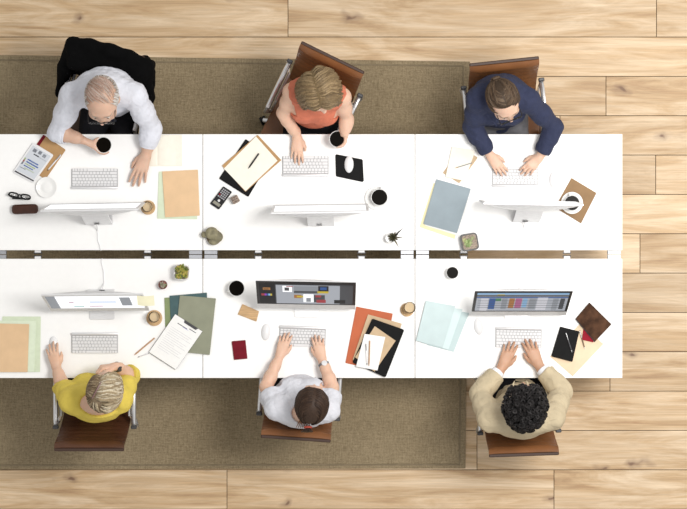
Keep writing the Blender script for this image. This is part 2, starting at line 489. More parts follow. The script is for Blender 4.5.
# ------------------------------------------------------------------ floor, rug
def build_floor():
    mb = MB(); rnd = random.Random(3)
    joints = {-1: [288, 656.5, -60], 0: [-110, 735, 330], 1: [180, 606], 2: [60, 560], 3: [300, 655.7], 4: [120, 700], 5: [250, 640], 6: [400, 735],
              7: [90, 700], 8: [340, 610], 9: [150, 740], 10: [-40, 477], 11: [227, 554], 12: [60, 400]}
    g = .0019
    for r in range(-9, 21):
        y1 = P(0, 37 + 39.35 * r, 0).y; y0 = P(0, 37 + 39.35 * (r + 1), 0).y
        js = [q for q in joints.get(r, [200 + 90 * (r % 3), 600 - 70 * (r % 2)]) if not (r == 0 and q == 330)]
        xs = [-4.6] + sorted([P(x, 0, 0).x for x in js] + [-3.1 - .2 * (r % 3), 3.0 + .25 * (r % 4)]) + [4.6]
        for a, b in zip(xs[:-1], xs[1:]):
            mb.prism([(a + g, y0 + g), (b - g, y0 + g), (b - g, y1 - g), (a + g, y1 - g)], -.015, 0, 0, .001, 0,
                     col=(rnd.random(), rnd.random(), rnd.random()))
    mb.box((0, 0, -.022), (9.2, 8.4, .014), 1, col=(.5, .5, .5))
    o = mb.build('floor', [wood_floor(), mat('dark_subfloor', (.035, .022, .014), .9)], attr=True)
    tag(o, kind='structure')
build_floor()

rug_pts = [P(-70, 54, .012), P(470, 61.5, .012), P(465.5, 468.5, .012), P(-70, 469.5, .012)]
rc = Vector((-.6, 0, 0))
rug = empty('rug', rc, 'large brown woven sisal rug under the desks on the plank floor', 'rug')
mb = MB(); mb.prism([(p.x, p.y) for p in rug_pts], .0005, .011, .004, .003)
mb.build('rug_pile', sisal(), rug, rc)
mb = MB()
def strip(a, b, w, z0, z1):
    d = (b - a).normalized(); n = Vector((-d.y, d.x, 0))
    mb.prism([(a + n * w)[:2], (a - n * w)[:2], (b - n * w)[:2], (b + n * w)[:2]], z0, z1, 0, .001)
ins = [P(-64, 59, .012), P(463.5, 66, .012), P(459.5, 464.5, .012), P(-64, 465.5, .012)]
for i in (0, 1, 2): strip(ins[i], ins[i + 1], .005, .0105, .0135)
mb.build('edge_binding', mat('rug_binding', (.20, .157, .098), .95, var=.15, bump=.4), rug, rc)

# ------------------------------------------------------------------ desks
XS = [-9, 202.8, 415, 622.6]
places = [['top left', 'top middle', 'top right'], ['bottom left', 'bottom middle', 'bottom right']]
desk_lab = [['white desk where the man in the white shirt sits', 'white desk where the woman in the orange top sits', 'white desk where the woman in the navy jacket sits'],
            ['white desk where the woman in the yellow top sits', 'white desk where the woman in the pale grey T-shirt sits', 'white desk where the man in the khaki jacket sits']]
def make_desk(c, r):
    x0 = P(XS[c], 0).x + .0018; x1 = P(XS[c + 1], 0).x - .0018
    ya, yb = (P(0, 250.2).y, P(0, 134.2).y) if r == 0 else (P(0, 378).y, P(0, 258.8).y)
    cen = Vector(((x0 + x1) / 2, (ya + yb) / 2, 0))
    t = empty('office_desk', cen, desk_lab[r][c], 'desk', 'white bench desks')
    mb = MB(); mb.prism([(x0, ya), (x1, ya), (x1, yb), (x0, yb)], ZD - .024, ZD, .002, .0015)
    mb.build('desktop', M['laminate'], t, cen)
    inner, outer = (ya, yb) if r == 0 else (yb, ya)
    sg = 1 if r == 0 else -1
    for x in (x0 + .045, x1 - .045):
        mb = MB()
        mb.box((x, (ya + yb) / 2, ZD - .044), (.08, yb - ya - .02, .038), 0, .002)
        # the beam reaches half way over the gap between the two rows
        mb.box((x, inner - sg * .012, ZD - .046), (.08, .026, .030), 0, .002)
        mb.build('cross_beam', M['white_metal' if (c == 2 and x > cen.x) else 'grey_metal'], t, cen, smooth=True)
        for y in (outer - sg * .07, inner + sg * .07):
            mb = MB(); mb.box((x, y, .345), (.05, .05, .66), 0, .004); mb.box((x, y, .008), (.06, .06, .016), 1, .004)
            mb.build('leg', [M['white_metal'], M['darkgrey']], t, cen, smooth=True)
    mb = MB()
    for y in (outer - sg * .12, inner + sg * .06): mb.box(((x0 + x1) / 2, y, ZD - .045), (x1 - x0 - .18, .03, .04), 0, .002)
    mb.build('rail', M['white_metal'], t, cen, smooth=True)
    for px in ([37, 147], [258, 361.5], [464, 567.5])[c]:
        x = P(px, 0).x
        mb = MB(); mb.box((x, inner - sg * .0045, ZD - .034), (.038, .021, .016), 0, .002)
        mb.box((x, inner - sg * .016, ZD - .036), (.05, .010, .008), 1, .001)
        mb.build('joining_bracket', [M['whiteplastic'], M['darkgrey']], t, cen)
    return t
for r in (0, 1):
    for c in range(3): make_desk(c, r)

# ------------------------------------------------------------------ chairs (origin on the floor, sitter faces +Y)
def make_chair(mats, label):
    t = empty('office_chair', (0, 0, 0), label, 'chair', 'leather office chairs')
    L, E = mats
    def sling(a, b, n, wd, th, out, roll):
        # padded sling with cross ribs from a to b (y, z)
        vs = []; fs = []; cs = 9
        prof = []
        N = 40
        for i in range(N + 1):
            s = i / N
            y = a[0] + (b[0] - a[0]) * s; z = a[1] + (b[1] - a[1]) * s
            bow = math.sin(PI * s) * out[0]
            y += bow * out[1]; z += bow * out[2]
            if s > roll[0]:
                q = (s - roll[0]) / (1 - roll[0]); y += roll[1] * q * q; z += roll[2] * q * q
            rib = .86 + .14 * abs(math.sin(PI * s * n)) ** .6
            prof.append((y, z, th * rib))
        for i, (y, z, h) in enumerate(prof):
            j0, j1 = max(i - 1, 0), min(i + 1, N)
            d = Vector((prof[j1][0] - prof[j0][0], prof[j1][1] - prof[j0][1])).normalized()
            nn = Vector((-d.y, d.x)) * out[3]
            for side in (1, -1):
                for k in range(cs):
                    u = -1 + 2 * k / (cs - 1); x = u * wd / 2
                    e = (1 - abs(u) ** 6) ** .5
                    hh = h * .5 * (.35 + .65 * e) * side
                    vs.append((x, y + nn.x * hh, z + nn.y * hh))
        W = 2 * cs
        for i in range(N):
            o0, o1 = i * W, (i + 1) * W
            for k in range(cs - 1):
                fs.append([o0 + k, o0 + k + 1, o1 + k + 1, o1 + k])
                fs.append([o0 + cs + k + 1, o0 + cs + k, o1 + cs + k, o1 + cs + k + 1])
            fs.append([o0 + cs, o0, o1, o1 + cs]); fs.append([o0 + cs - 1, o0 + W - 1, o1 + W - 1, o1 + cs - 1])
        for o0, fl in ((0, 0), (N * W, 1)):
            for k in range(cs - 1):
                q = [o0 + k, o0 + k + 1, o0 + cs + k + 1, o0 + cs + k]; fs.append(q if fl else q[::-1])
        return vs, fs
    mb = MB(); mb.add(*sling((.23, .445), (-.21, .45), 9, .44, .045, (.012, 0, -1, -1), (2, 0, 0)))
    bmesh_fix(mb.build('seat', L, t, smooth=True))
    mb = MB(); mb.add(*sling((-.215, .475), (-.375, .93), 8, .42, .040, (.02, -1, 0, 1), (.93, -.02, -.006)))
    bk = bmesh_fix(mb.build('backrest', L, t, smooth=True))
    mb = MB(); mb.box((0, -.40, .922), (.42, .022, .020), 0, .006); mb.build('top_piping', E, bk)
    for s in (-1, 1):
        mb = MB()
        mb.tube([(s * .205, .215, .425), (s * .205, .0, .405), (s * .205, -.2, .42), (s * .20, -.255, .50), (s * .19, -.395, .90)], .011, 8, flat=.7)
        mb.build('side_rail', M['chrome'], t, smooth=True)
        mb = MB()
        arc = [(s * .232, .03, .45), (s * .250, .045, .52), (s * .238, .04, .60), (s * .240, .02, .645), (s * .240, -.05, .66), (s * .240, -.24, .66),
               (s * .238, -.285, .635), (s * .25, -.285, .59), (s * .236, -.25, .56)]
        mb.tube(arc, .015, 8, flat=1.0)
        mb.tube([(s * .222, .02, .46), (s * .214, .0, .58), (s * .212, -.04, .632), (s * .212, -.22, .632), (s * .232, -.25, .57)], 0.010, 8)
        am = mb.build('armrest', M['chrome'], t, smooth=True)
        mb = MB(); mb.box((s * .240, -.290, .650), (.036, .022, .036), 0, .006); mb.build('end_cap', M['darkgrey'], am)
    mb = MB(); mb.box((0, 0, .415), (.16, .2, .03), 0, .006); mb.tube([(-.225, 0, .43), (0, 0, .415), (.225, 0, .43)], .014, 8)
    mb.build('seat_bracket', M['chrome'], t, smooth=True)
    mb = MB(); mb.lathe([(.03, .09), (.03, .26), (.018, .262), (.018, .41)], 16); mb.build('column', M['darkgrey'], t, smooth=True)
    for i in range(5):
        a = 2 * PI * i / 5 + .3; d = Vector((math.cos(a), math.sin(a), 0))
        mb = MB(); mb.tube([d * .02 + Vector((0, 0, .115)), d * .15 + Vector((0, 0, .10)), d * .28 + Vector((0, 0, .075))], [.026, .020, .014], 8, flat=.7)
        lg = mb.build('base_leg', M['chrome'], t, smooth=True)
        T = Matrix.Translation(d * .28 + Vector((0, 0, .0285))) @ Matrix.Rotation(a + .6, 4, 'Z') @ Matrix.Rotation(PI / 2, 4, 'Y')
        mb = MB(); mb.lathe([(.024, -.020), (.028, -.016), (.028, -.004), (.02, -.003), (.02, .003), (.028, .004), (.028, .016), (.024, .020)], 16, T=T)
        mb.tube([d * .28 + Vector((0, 0, .03)), d * .28 + Vector((0, 0, .08))], .007, 8)
        mb.build('caster', M['black'], lg, smooth=True)
    return t

def bmesh_fix(o):
    import bmesh
    bm = bmesh.new(); bm.from_mesh(o.data); bmesh.ops.recalc_face_normals(bm, faces=bm.faces[:]); bm.to_mesh(o.data); bm.free()
    return o

brown = make_chair((M['leather'], M['leatheredge']), '')
dark = None
def place_chair(o, top, ang, label):
    """top = photo pixel of the middle of the backrest's upper edge, ang = heading of the sitter (degrees from +Y)."""
    a = math.radians(ang); f = Vector((-math.sin(a), math.cos(a), 0))
    p = P(*top, .93); o.location = (p.x + f.x * .385, p.y + f.y * .385, 0); o.rotation_euler = (0, 0, a); o['label'] = label
    return o
chair_b = place_chair(brown, (331.5, 60), 180 - 26, 'brown leather chair turned askew behind the woman in the orange top')
chair_c = place_chair(copy_tree(brown), (504.5, 64), 180 + 6, 'tan brown leather chair behind the woman in the navy jacket')
chair_e = place_chair(copy_tree(brown), (296, 436), -4, 'brown leather chair behind the woman in the pale grey T-shirt')
chair_f = place_chair(copy_tree(brown), (524, 452), 2, 'brown leather chair off the rug, under the man in the khaki jacket')
dark = make_chair((M['darkleather'], M['leatheredge']), '')
chair_d = place_chair(dark, (89, 447), 0, 'dark brown leather chair behind the woman in the yellow top')
chair_a = place_chair(copy_tree(dark), (110, 51), 180 - 16, 'leather chair hidden under a black jacket behind the man in the white shirt')

# ------------------------------------------------------------------ all-in-one computers (origin on the desk under the chin, sitter at -Y)
def grid_panel(wd, z0, z1, y, bulge, mb, T, mi):
    """Thin slab with a softly bulging back."""
    nx, nz = 24, 16; vs = []; fs = []
    for b in (0, 1):
        for j in range(nz + 1):
            for i in range(nx + 1):
                u = -1 + 2 * i / nx; v = -1 + 2 * j / nz
                yy = y if b == 0 else y + .007 + bulge * max(0, (1 - u * u)) ** .8 * max(0, (1 - v * v)) ** .6
                vs.append((u * wd / 2, yy, z0 + (z1 - z0) * (v + 1) / 2))
    W = nx + 1; O = W * (nz + 1)
    for j in range(nz):
        for i in range(nx):
            a = j * W + i; fs.append([a, a + 1, a + W + 1, a + W]); fs.append([O + a + 1, O + a, O + a + W, O + a + W + 1])
    for i in range(nx):
        fs.append([i + 1, i, O + i, O + i + 1]); a = nz * W + i; fs.append([a, a + 1, O + a + 1, O + a])
    for j in range(nz):
        a = j * W; fs.append([a, a + W, O + a + W, O + a]); a = j * W + nx; fs.append([a + W, a, O + a, O + a + W])
    mb.add(vs, fs, mi, T)

def emat(name, col, e=1.0): return mat('screen_' + name, col, .45, var=0., emit=e, spec=.12)
SC = dict(white=emat('white', (.86, .87, .89)), lgrey=emat('light_grey', (.50, .50, .54), .8), grey=emat('grey', (.30, .32, .35), .6), mid=emat('mid_grey', (.09, .095, .105), .5), dark=emat('dark', (.015, .015, .018), .4), pale=emat('pale', (.38, .40, .44), .7),
          blue=emat('blue', (.03, .09, .27), .7), lblue=emat('light_blue', (.23, .40, .60), .7), bluew=emat('washed_blue', (.60, .68, .85), .8), green=emat('green', (.08, .24, .11), .6),
          orange=emat('orange', (.42, .19, .06), .6), pink=emat('pink', (.45, .14, .28), .6), red=emat('red', (.40, .05, .06), .6), yellow=emat('yellow', (.55, .42, .04), .7),
          violet=emat('violet', (.28, .06, .45), .7), sky=emat('sky', (.18, .40, .62), .8), teal=emat('green_teal', (.3, .5, .48), .8))
SCN = list(SC)
def make_computer(loc, rz, tilt, wd, label, screen, bezel='black', cord_end=None, foot=-.058):
    t = empty('desktop_computer', loc, label, 'computer', 'all-in-one desktop computers', rz)
    z0 = .095; hgt = .40
    T = Matrix.Translation((0, 0, z0)) @ Matrix.Rotation(-math.radians(tilt), 4, 'X')
    mb = MB(); grid_panel(wd, 0, hgt, 0, .045, mb, T, 0)
    case = bmesh_fix(mb.build('casing', M['alu'], t, smooth=True))
    mb = MB(); mb.box((0, -.002, .034), (wd, .004, .066), 0, .0015, T); mb.build('chin', M['silver'], case)
    mb = MB(); mb.box((0, -.0025, (.068 + hgt) / 2), (wd, .005, hgt - .068), 0, .002, T)
    bz = mb.build('bezel', M[bezel], t)
    # picture on the display: boxes (u0, v0, u1, v1, colour), u to the right and v down, 0..1
    mb = MB(); x0, x1, za, zb = -wd / 2 + .017, wd / 2 - .017, hgt - .017, .068 + .017
    for k, (u0, v0, u1, v1, cname) in enumerate(screen):
        yy = -.0052 - .00006 * k
        X = lambda u: x0 + (x1 - x0) * u
        Z = lambda v: za + (zb - za) * v
        mb.add([(X(u0), yy, Z(v1)), (X(u1), yy, Z(v1)), (X(u1), yy, Z(v0)), (X(u0), yy, Z(v0))], [[0, 1, 2, 3]], SCN.index(cname), T)
    mb.build('display', [SC[n] for n in SCN], bz)
    # stand: foot plate and slanting neck with a cable hole
    ang = math.radians(tilt); hz = z0 + .19 * math.cos(ang); hy = .19 * math.sin(ang) + .035
    mb = MB()
    mb.prism([(-.076, foot), (.076, foot), (.082, .125), (-.082, .125)], .0005, .007, .012, .002)
    N = [(-.0, 0), ]
    vs = []; pr = [(.127, .004), (.122, .05), (.112, .11), (hy + .018, hz - .02), (hy + .012, hz + .03)]
    for y, z in pr:
        for x, dy in ((-.08, 0), (.08, 0), (.08, -.009), (-.08, -.009)): vs.append((x, y + dy, z))
    fs = []
    for i in range(len(pr) - 1):
        for k in range(4): fs.append([i * 4 + k, i * 4 + (k + 1) % 4, i * 4 + 4 + (k + 1) % 4, i * 4 + 4 + k])
    fs += [[3, 2, 1, 0], [16, 17, 18, 19]]
    mb.add(vs, fs, 0)
    st = bmesh_fix(mb.build('stand', M['alu'], t))
    mb = MB(); mb.lathe([(.011, 0), (.011, .004), (.017, .004), (.017, 0)], 16, T=Matrix.Translation((.01, .121, .075)) @ Matrix.Rotation(-PI / 2, 4, 'X'), caps=False)
    mb.build('cable_hole', M['darkgrey'], st)
    if cord_end:
        e = cord_end
        mb = MB(); pts = [(.01, .124, .075), (.012, .145, .03), (.014, .165, .004), ((.014 + e[0]) / 2 + .006, (.165 + e[1]) / 2, .004), (e[0], e[1] - .02, .004), (e[0], e[1] - .004, .003), (e[0], e[1] + .004, -.03)]
        mb.tube(pts, .0032, 8); mb.build('power_cord', M['whiteplastic'], t, smooth=True)
    return t, T
bw = [(0, 0, 1, 1, 'white')]
scr4 = [(0, 0, 1, 1, 'white'), (0, 0, .10, 1, 'grey'), (.86, 0, 1, 1, 'white'), (.77, .12, .88, .8, 'grey'), (.44, .42, .72, .56, 'bluew'), (.22, .45, .27, .52, 'pink'), (.25, .82, .36, .9, 'teal'), (.42, .8, .56, .86, 'pink')]
scr5 = [(0, 0, 1, 1, 'mid'), (0, 0, 1, .05, 'dark'), (0, .05, .17, 1, 'dark'), (.04, .22, .12, .34, 'orange'), (.05, .28, .10, .31, 'dark'),
        (.02, .52, .055, .62, 'red'), (.055, .52, .075, .62, 'violet'), (.075, .52, .095, .62, 'blue'), (.095, .52, .115, .62, 'sky'), (.115, .52, .135, .62, 'yellow'),
        (.18, .08, .86, 1, 'pale'), (.25, .12, .35, .42, 'white'), (.27, .20, .32, .36, 'mid'), (.29, .13, .36, .17, 'red'), (.37, .12, .63, .5, 'grey'), (.37, .36, .63, .46, 'mid'),
        (.63, .10, .74, .36, 'dark'), (.65, .16, .72, .30, 'blue'), (.62, .36, .74, .46, 'yellow'), (.37, .55, .45, .72, 'orange'), (.40, .60, .47, .68, 'yellow'),
        (.47, .52, .58, .92, 'white'), (.5, .7, .55, .9, 'grey'), (.58, .55, .70, .92, 'mid'), (.61, .78, .71, .94, 'red'), (.6, .56, .66, .66, 'red'), (.80, .78, .92, .96, 'dark'), (.88, .1, 1, .75, 'mid')]
scr6 = [(0, 0, 1, 1, 'pale'), (0, 0, 1, .1, 'lblue'), (.22, .08, .30, .14, 'yellow'), (0, .12, 1, .2, 'mid'), (0, .22, 1, .28, 'blue'), (.05, .3, .13, 1, 'lgrey'), (.14, .3, .21, .9, 'blue'), (.21, .3, .27, .45, 'green'), (.22, .45, .27, .9, 'pale'),
        (.28, .3, .34, .9, 'grey'), (.36, .3, .42, .85, 'orange'), (.43, .3, .5, .85, 'pink'), (.51, .3, .56, .8, 'lblue'), (.58, .3, .66, .9, 'grey'), (.67, .25, .78, .95, 'lgrey'), (.84, .3, .9, .95, 'grey'), (.92, .3, .97, .9, 'mid')] + \
       [(.02, v, .98, v + .018, 'mid') for v in (.42, .55, .68, .80)]
def cpu(px, py, zz, **kw): return P(px, py, ZD)
mons = [((97.5, 203.6), 180 + 1.0, 6.5, .575, 'computer seen from behind, facing the man in the white shirt', bw, .30),
        ((320.5, 204.8), 180 + 0.8, 7.5, .575, 'computer seen from behind, facing the woman in the orange top', bw, None),
        ((527.5, 201.2), 180 - 1.0, 3.5, .585, 'computer seen from behind, its edge over a cup, facing the woman in navy', bw, .30)]
comps = []
for (px, py), rz, tl, wd, lab, sc, cord in mons:
    p = P(px, py, ZD + .1); end = None
    if cord: end = (0.0 if px < 200 else .0, P(0, 250.2).y * -1 + p.y - .002)
    comps.append(make_computer((p.x, p.y, ZD), math.radians(rz), tl, wd, lab, sc, 'silver', cord_end=end, foot=.02))
for (px, py), rz, tl, wd, lab, sc, bz, cord in [
        ((100, 310.5), 0.5, 15, .595, 'computer with a bright white page on its screen, a yellow note on its edge', scr4, 'silver', 1),
        ((306.5, 308.3), -1.0, 24.5, .590, 'computer with a dark photo editing window open on its screen', scr5, 'black', None),
        ((518.5, 314.8), 0, 22, .575, 'computer with a spreadsheet of coloured columns on its screen', scr6, 'black', 1)]:
    p = P(px, py, ZD + .1)
    end = (0.0, P(0, 258.8).y - p.y - .002) if cord else None
    comps.append(make_computer((p.x, p.y, ZD), math.radians(rz), tl, wd, lab, sc, bz, end))

# yellow note stuck to the edge of the bright screen
c4, T4 = comps[3]
mb = MB()
vs = []
for j in range(5):
    for i in range(7):
        u = i / 6; v = j / 4
        vs.append((.262 + .10 * u, -.0065 - .045 * v - .004 * math.sin(u * PI), .392 - .055 * v - .006 * u * v))
fs = [[j * 7 + i, j * 7 + i + 1, j * 7 + i + 8, j * 7 + i + 7] for j in range(4) for i in range(6)]
W4 = Matrix.Translation(c4.location) @ Matrix.Rotation(c4.rotation_euler.z, 4, 'Z') @ T4
mb.add(vs, [f[::-1] for f in fs], 0, W4)
o = mb.build('sticky_note', M['sticky'], off=(W4 @ Vector((.285, 0, .36)))[:], loc=W4 @ Vector((.285, 0, .36)))
mod = o.modifiers.new('t', 'SOLIDIFY'); mod.thickness = .0006
tag(o, 'pale yellow paper note stuck to the right edge of the bright screen', 'note')

# ------------------------------------------------------------------ keyboards (origin on the desk, sitter at -Y)
def make_keyboard():
    t = empty('computer_keyboard', (0, 0, 0), '', 'keyboard', 'slim aluminium keyboards')
    mb = MB()
    hw, hd = .141, .058
    mb.prism([(-hw, -hd), (hw, -hd), (hw, hd), (-hw, hd)], .0025, .0075, .006, .001)
    mb.build('base_plate', M['kbplate'], t, smooth=True)
    mb = MB(); T = Matrix.Translation((0, hd + .001, .009)) @ Matrix.Rotation(PI / 2, 4, 'Y'); mb.lathe([(.0075, -hw), (.0085, -hw + .002), (.0085, hw - .002), (.0075, hw)], 16, T=T)
    mb.build('battery_tube', M['alu'], t, smooth=True)
    rows = [[1] * 13, [1] * 12 + [1.5], [1.5] + [1] * 12, [1.8] + [1] * 10 + [1.7], [2.3] + [1] * 9 + [2.2], [1, 1, 1, 1.2, 5, 1.2, 1, .8, .8, .8]]
    y = hd - .012; cache = {}
    for r, ws in enumerate(rows):
        dep = .009 if r == 0 else .0155
        unit = (2 * hw - .008) / sum(ws); x = -hw + .004
        for wk in ws:
            kw = round(unit * wk - .0032, 5)
            if (kw, dep) not in cache:
                mb = MB(); mb.prism([(-kw / 2, -dep / 2), (kw / 2, -dep / 2), (kw / 2, dep / 2), (-kw / 2, dep / 2)], 0, .003, .0018, .0005, seg=2)
                cache[(kw, dep)] = mb.mesh('key'); cache[(kw, dep)].materials.append(M['keywhite'])
            o = bpy.data.objects.new('key', cache[(kw, dep)]); COL.objects.link(o); o.parent = t
            o.location = (x + unit * wk / 2, y - dep / 2, .0072); x += unit * wk
        y -= dep + .0035
    return t
kb = make_keyboard()
owner = ['the man in the white shirt', 'the woman in the orange top', 'the woman in the navy jacket', 'the woman in the yellow top', 'the woman in the pale grey T-shirt', 'the man in the khaki jacket']
for i, (px, py, a) in enumerate([(94.8, 178.2, 180), (305.5, 165.6, 180), (515, 176.3, 180), (94.8, 343.5, 0), (302.5, 337, -2), (518.5, 338, -1)]):
    o = kb if i == 0 else copy_tree(kb)
    o.location = P(px, py); o.rotation_euler = (0, 0, math.radians(a)); o['label'] = 'slim silver keyboard of ' + owner[i]

# ------------------------------------------------------------------ mice
def make_mouse():
    t = empty('computer_mouse', (0, 0, 0), '', 'mouse', 'white computer mice')
    f = SDF(); f.ell((0, 0, -.006), (.031, .056, .027), k=.001); f.cut((0, 0, .003), (0, 0, -1), .1, .002)
    o = link('shell', f.mesh('shell', .0025), M['whiteplastic'], t)
    mb = MB(); mb.prism([(math.cos(q) * .027, math.sin(q) * .05) for q in [2 * PI * i / 28 for i in range(28)]], .0005, .0045); mb.build('base', M['silver'], t)
    return t
ms = make_mouse()
for i, (px, py, a, z, lab) in enumerate([(349, 164.5, -1, .0035, 'white mouse lying on the black mouse pad'), (553.5, 180, 0, 0, 'white mouse beside the keyboard of the woman in the navy jacket'),
        (54, 344.5, 5, 0, 'white mouse under the hand of the woman in the yellow top'), (266, 332, -4, 0, 'white mouse between the wooden card and the keyboard'), (478.5, 326.5, 10, 0, 'white mouse beside the pale blue booklets')]):
    o = ms if i == 0 else copy_tree(ms)
    p = P(px, py); o.location = (p.x, p.y, ZD + z); o.rotation_euler = (0, 0, math.radians(a)); o['label'] = lab

# ------------------------------------------------------------------ paper things on the desks
def quad(pts, z): return [P(x, y, z) for x, y in pts]
def cen_of(pts): return sum(pts, Vector()) / len(pts)
def shrink(pts, d):
    c = cen_of(pts); return [p + (c - p).normalized() * d for p in pts]

def sheet_thing(name, label, cat, corners, z, th, m, group=None, rad=.001, bev=.0006):
    """A thing that is one flat board: its base at height z above the desk."""
    q = quad(corners, ZD); c = cen_of(q); c.z = ZD + z
    mb = MB(); mb.prism([(p.x - c.x, p.y - c.y) for p in q], 0, th, rad, bev)
    return tag(mb.build(name, m, loc=c), label, cat, group)

def layered(name, label, cat, corners, z, layers, group=None):
    """An Empty with flat layers: (part name, corners or None, inset, z0, z1, material, corner radius)."""
    q = quad(corners, ZD); c = cen_of(q); c.z = ZD + z
    t = empty(name, c, label, cat, group)
    for part, cor, ins, z0, z1, m, rad in layers:
        qq = quad(cor, ZD) if cor else q
        if ins: qq = shrink(qq, ins)
        mb = MB(); mb.prism([(p.x - c.x, p.y - c.y) for p in qq], z0, z1, rad, min(.0008, (z1 - z0) * .3))
        mb.build(part, m, t)
    return t
def frame_of(corners):
    """Local 0..1 frame on a four-cornered sheet (corners: tl, tr, br, bl as read)."""
    q = quad(corners, ZD)
    return lambda u, v: (q[0] * (1 - u) * (1 - v) + q[1] * u * (1 - v) + q[2] * u * v + q[3] * (1 - u) * v)
def marks(parent, name, corners, z, items, mats, mi_of, th=.0003):
    fr = frame_of(corners); mb = MB(); c = parent.location
    for u0, v0, u1, v1, k in items:
        mb.prism([(fr(u, v).x - c.x, fr(u, v).y - c.y) for u, v in ((u0, v0), (u1, v0), (u1, v1), (u0, v1))], z, z + th, 0, 0, mi_of[k])
    return mb.build(name, mats, parent)
def pen(name, label, a, b, z, r, mats, cat='pen', group=None, pencil=False, za=None):
    """Pen from tip a to end b (photo pixels), lying at height z above the desk."""
    A = P(*a); B = P(*b); A.z = B.z = ZD + z + r; d = (B - A).normalized(); L = (B - A).length
    c = (A + B) / 2; c.z = ZD + z
    t = empty(name, c, label, cat, group); A -= c; B -= c
    body, tip = mats
    if pencil:
        mb = MB(); mb.tube([A + d * .018, B], r, 6); mb.build('shaft', body, t)
        mb = MB(); mb.tube([A + d * .003, A + d * .018], [.0012, r * .98], 8); mb.build('sharpened_tip', M['pencilwood'], t)
        mb = MB(); mb.tube([A, A + d * .004], [.0004, .0013], 8); mb.build('lead', M['darkgrey'], t)
    else:
        mb = MB(); mb.tube([A + d * .012, A + d * .03, B - d * .008, B - d * .001, B], [r * .8, r, r, r * .85, r * .5], 12); mb.build('barrel', body, t, smooth=True)
        mb = MB(); mb.tube([A, A + d * .004, A + d * .013], [.0006, .0016, r * .8], 10); mb.build('nib', tip, t, smooth=True)
        mb = MB(); mb.tube([B - d * .045 + Vector((0, 0, r * 1.05)), B - d * .03 + Vector((0, 0, r * 1.25)), B - d * .004 + Vector((0, 0, r * 1.1))], .0013, 6); mb.build('clip', tip, t)
    return t
def folder(label, corners, z, m, group='card folders on the desks', name='card_folder', th=.004, sheet=None, rad=.003):
    sc = sheet or corners
    return layered(name, label, 'folder', corners, z, [('back_cover', None, 0, 0, .0009, m, rad), ('paper_sheet', sheet, 0 if sheet else .006, .0010, th - .001, M['paper'], .001), ('front_cover', None, 0, th - .0009, th, m, rad)], group)
def notebook(label, corners, z, m, th=.012, rad=.006, cat='notebook', group=None, name='notebook', page=None):
    return layered(name, label, cat, corners, z, [('cover', None, 0, 0, .0015, m, rad), ('page_block', None, .003, .0015, th - .0015, page or M['cream'], .002), ('cover', None, 0, th - .0015, th, m, rad)], group)

# ---- top left desk
cor = [(43.4, 134.7), (65.9, 150), (50, 176.5), (40.5, 178.8)]
kb_ = [(43.4, 134.7), (65.9, 149.8), (45.5, 179.5), (22, 164)]
t = layered('clipboard', 'ochre clipboard under the white tablet beside the man in the white shirt', 'clipboard', kb_, 0, [('board', None, 0, 0, .004, M['kraft'], .008)], 'clipboards on the desks')
marks(t, 'spine_strip', [(43.4, 134.7), (46, 136.4), (38, 148), (35.5, 146.3)], .004, [(0, 0, 1, 1, 0)], [M['oxblood']], [0], .0012)
tb = [(33.2, 142.4), (54.1, 155.1), (33.9, 183.2), (12.8, 172.2)]
t = layered('tablet_computer', 'white tablet showing a chart on the ochre clipboard', 'tablet', tb, .0042, [('body', None, 0, 0, .007, M['whiteplastic'], .010)])
it = [(.07, .07, .93, .9, 0), (.18, .12, .34, .22, 1), (.42, .1, .56, .2, 1), (.64, .12, .78, .22, 1), (.3, .25, .55, .285, 2), (.56, .27, .9, .282, 1), (.22, .46, .72, .5, 3), (.22, .53, .78, .57, 3), (.22, .60, .7, .63, 4), (.22, .66, .66, .69, 3), (.3, .72, .76, .75, 4),
      (.08, .47, .15, .53, 4), (.08, .53, .15, .60, 5), (.08, .60, .15, .68, 2), (.12, .76, .4, .775, 2), (.05, .92, .95, .965, 2)]
marks(t, 'display', tb, .007, it, [emat('tablet_page', (.60, .62, .65), .75), M['ink'], M['inkd'], M['inkb'], M['inky'], M['inkr']], [0, 1, 2, 3, 4, 5])
pen('ballpoint_pen', 'silver pen lying on the ochre clipboard', (47.4, 171), (61.2, 154.6), .0042, .0045, (M['alu'], M['darkgrey']), group='pens on the desks')

def plate(label, px, py, r, z=0., name='saucer'):
    p = P(px, py); mb = MB()
    R = r * S
    mb.lathe([(R * .1, .0012), (R * .52, .0012), (R * .55, 0), (R * .62, 0), (R * .66, .003), (R * .97, .013), (R, .0145), (R * .97, .0155), (R * .66, .0062), (R * .5, .0045), (R * .45, .006), (R * .1, .006)], 40)
    return tag(mb.build(name, M['ceramic'], loc=(p.x, p.y, ZD + z), smooth=True), label, 'saucer', 'white saucers')
plate('empty white saucer between the tablet and the first keyboard', 46.7, 187.5, 10.5)

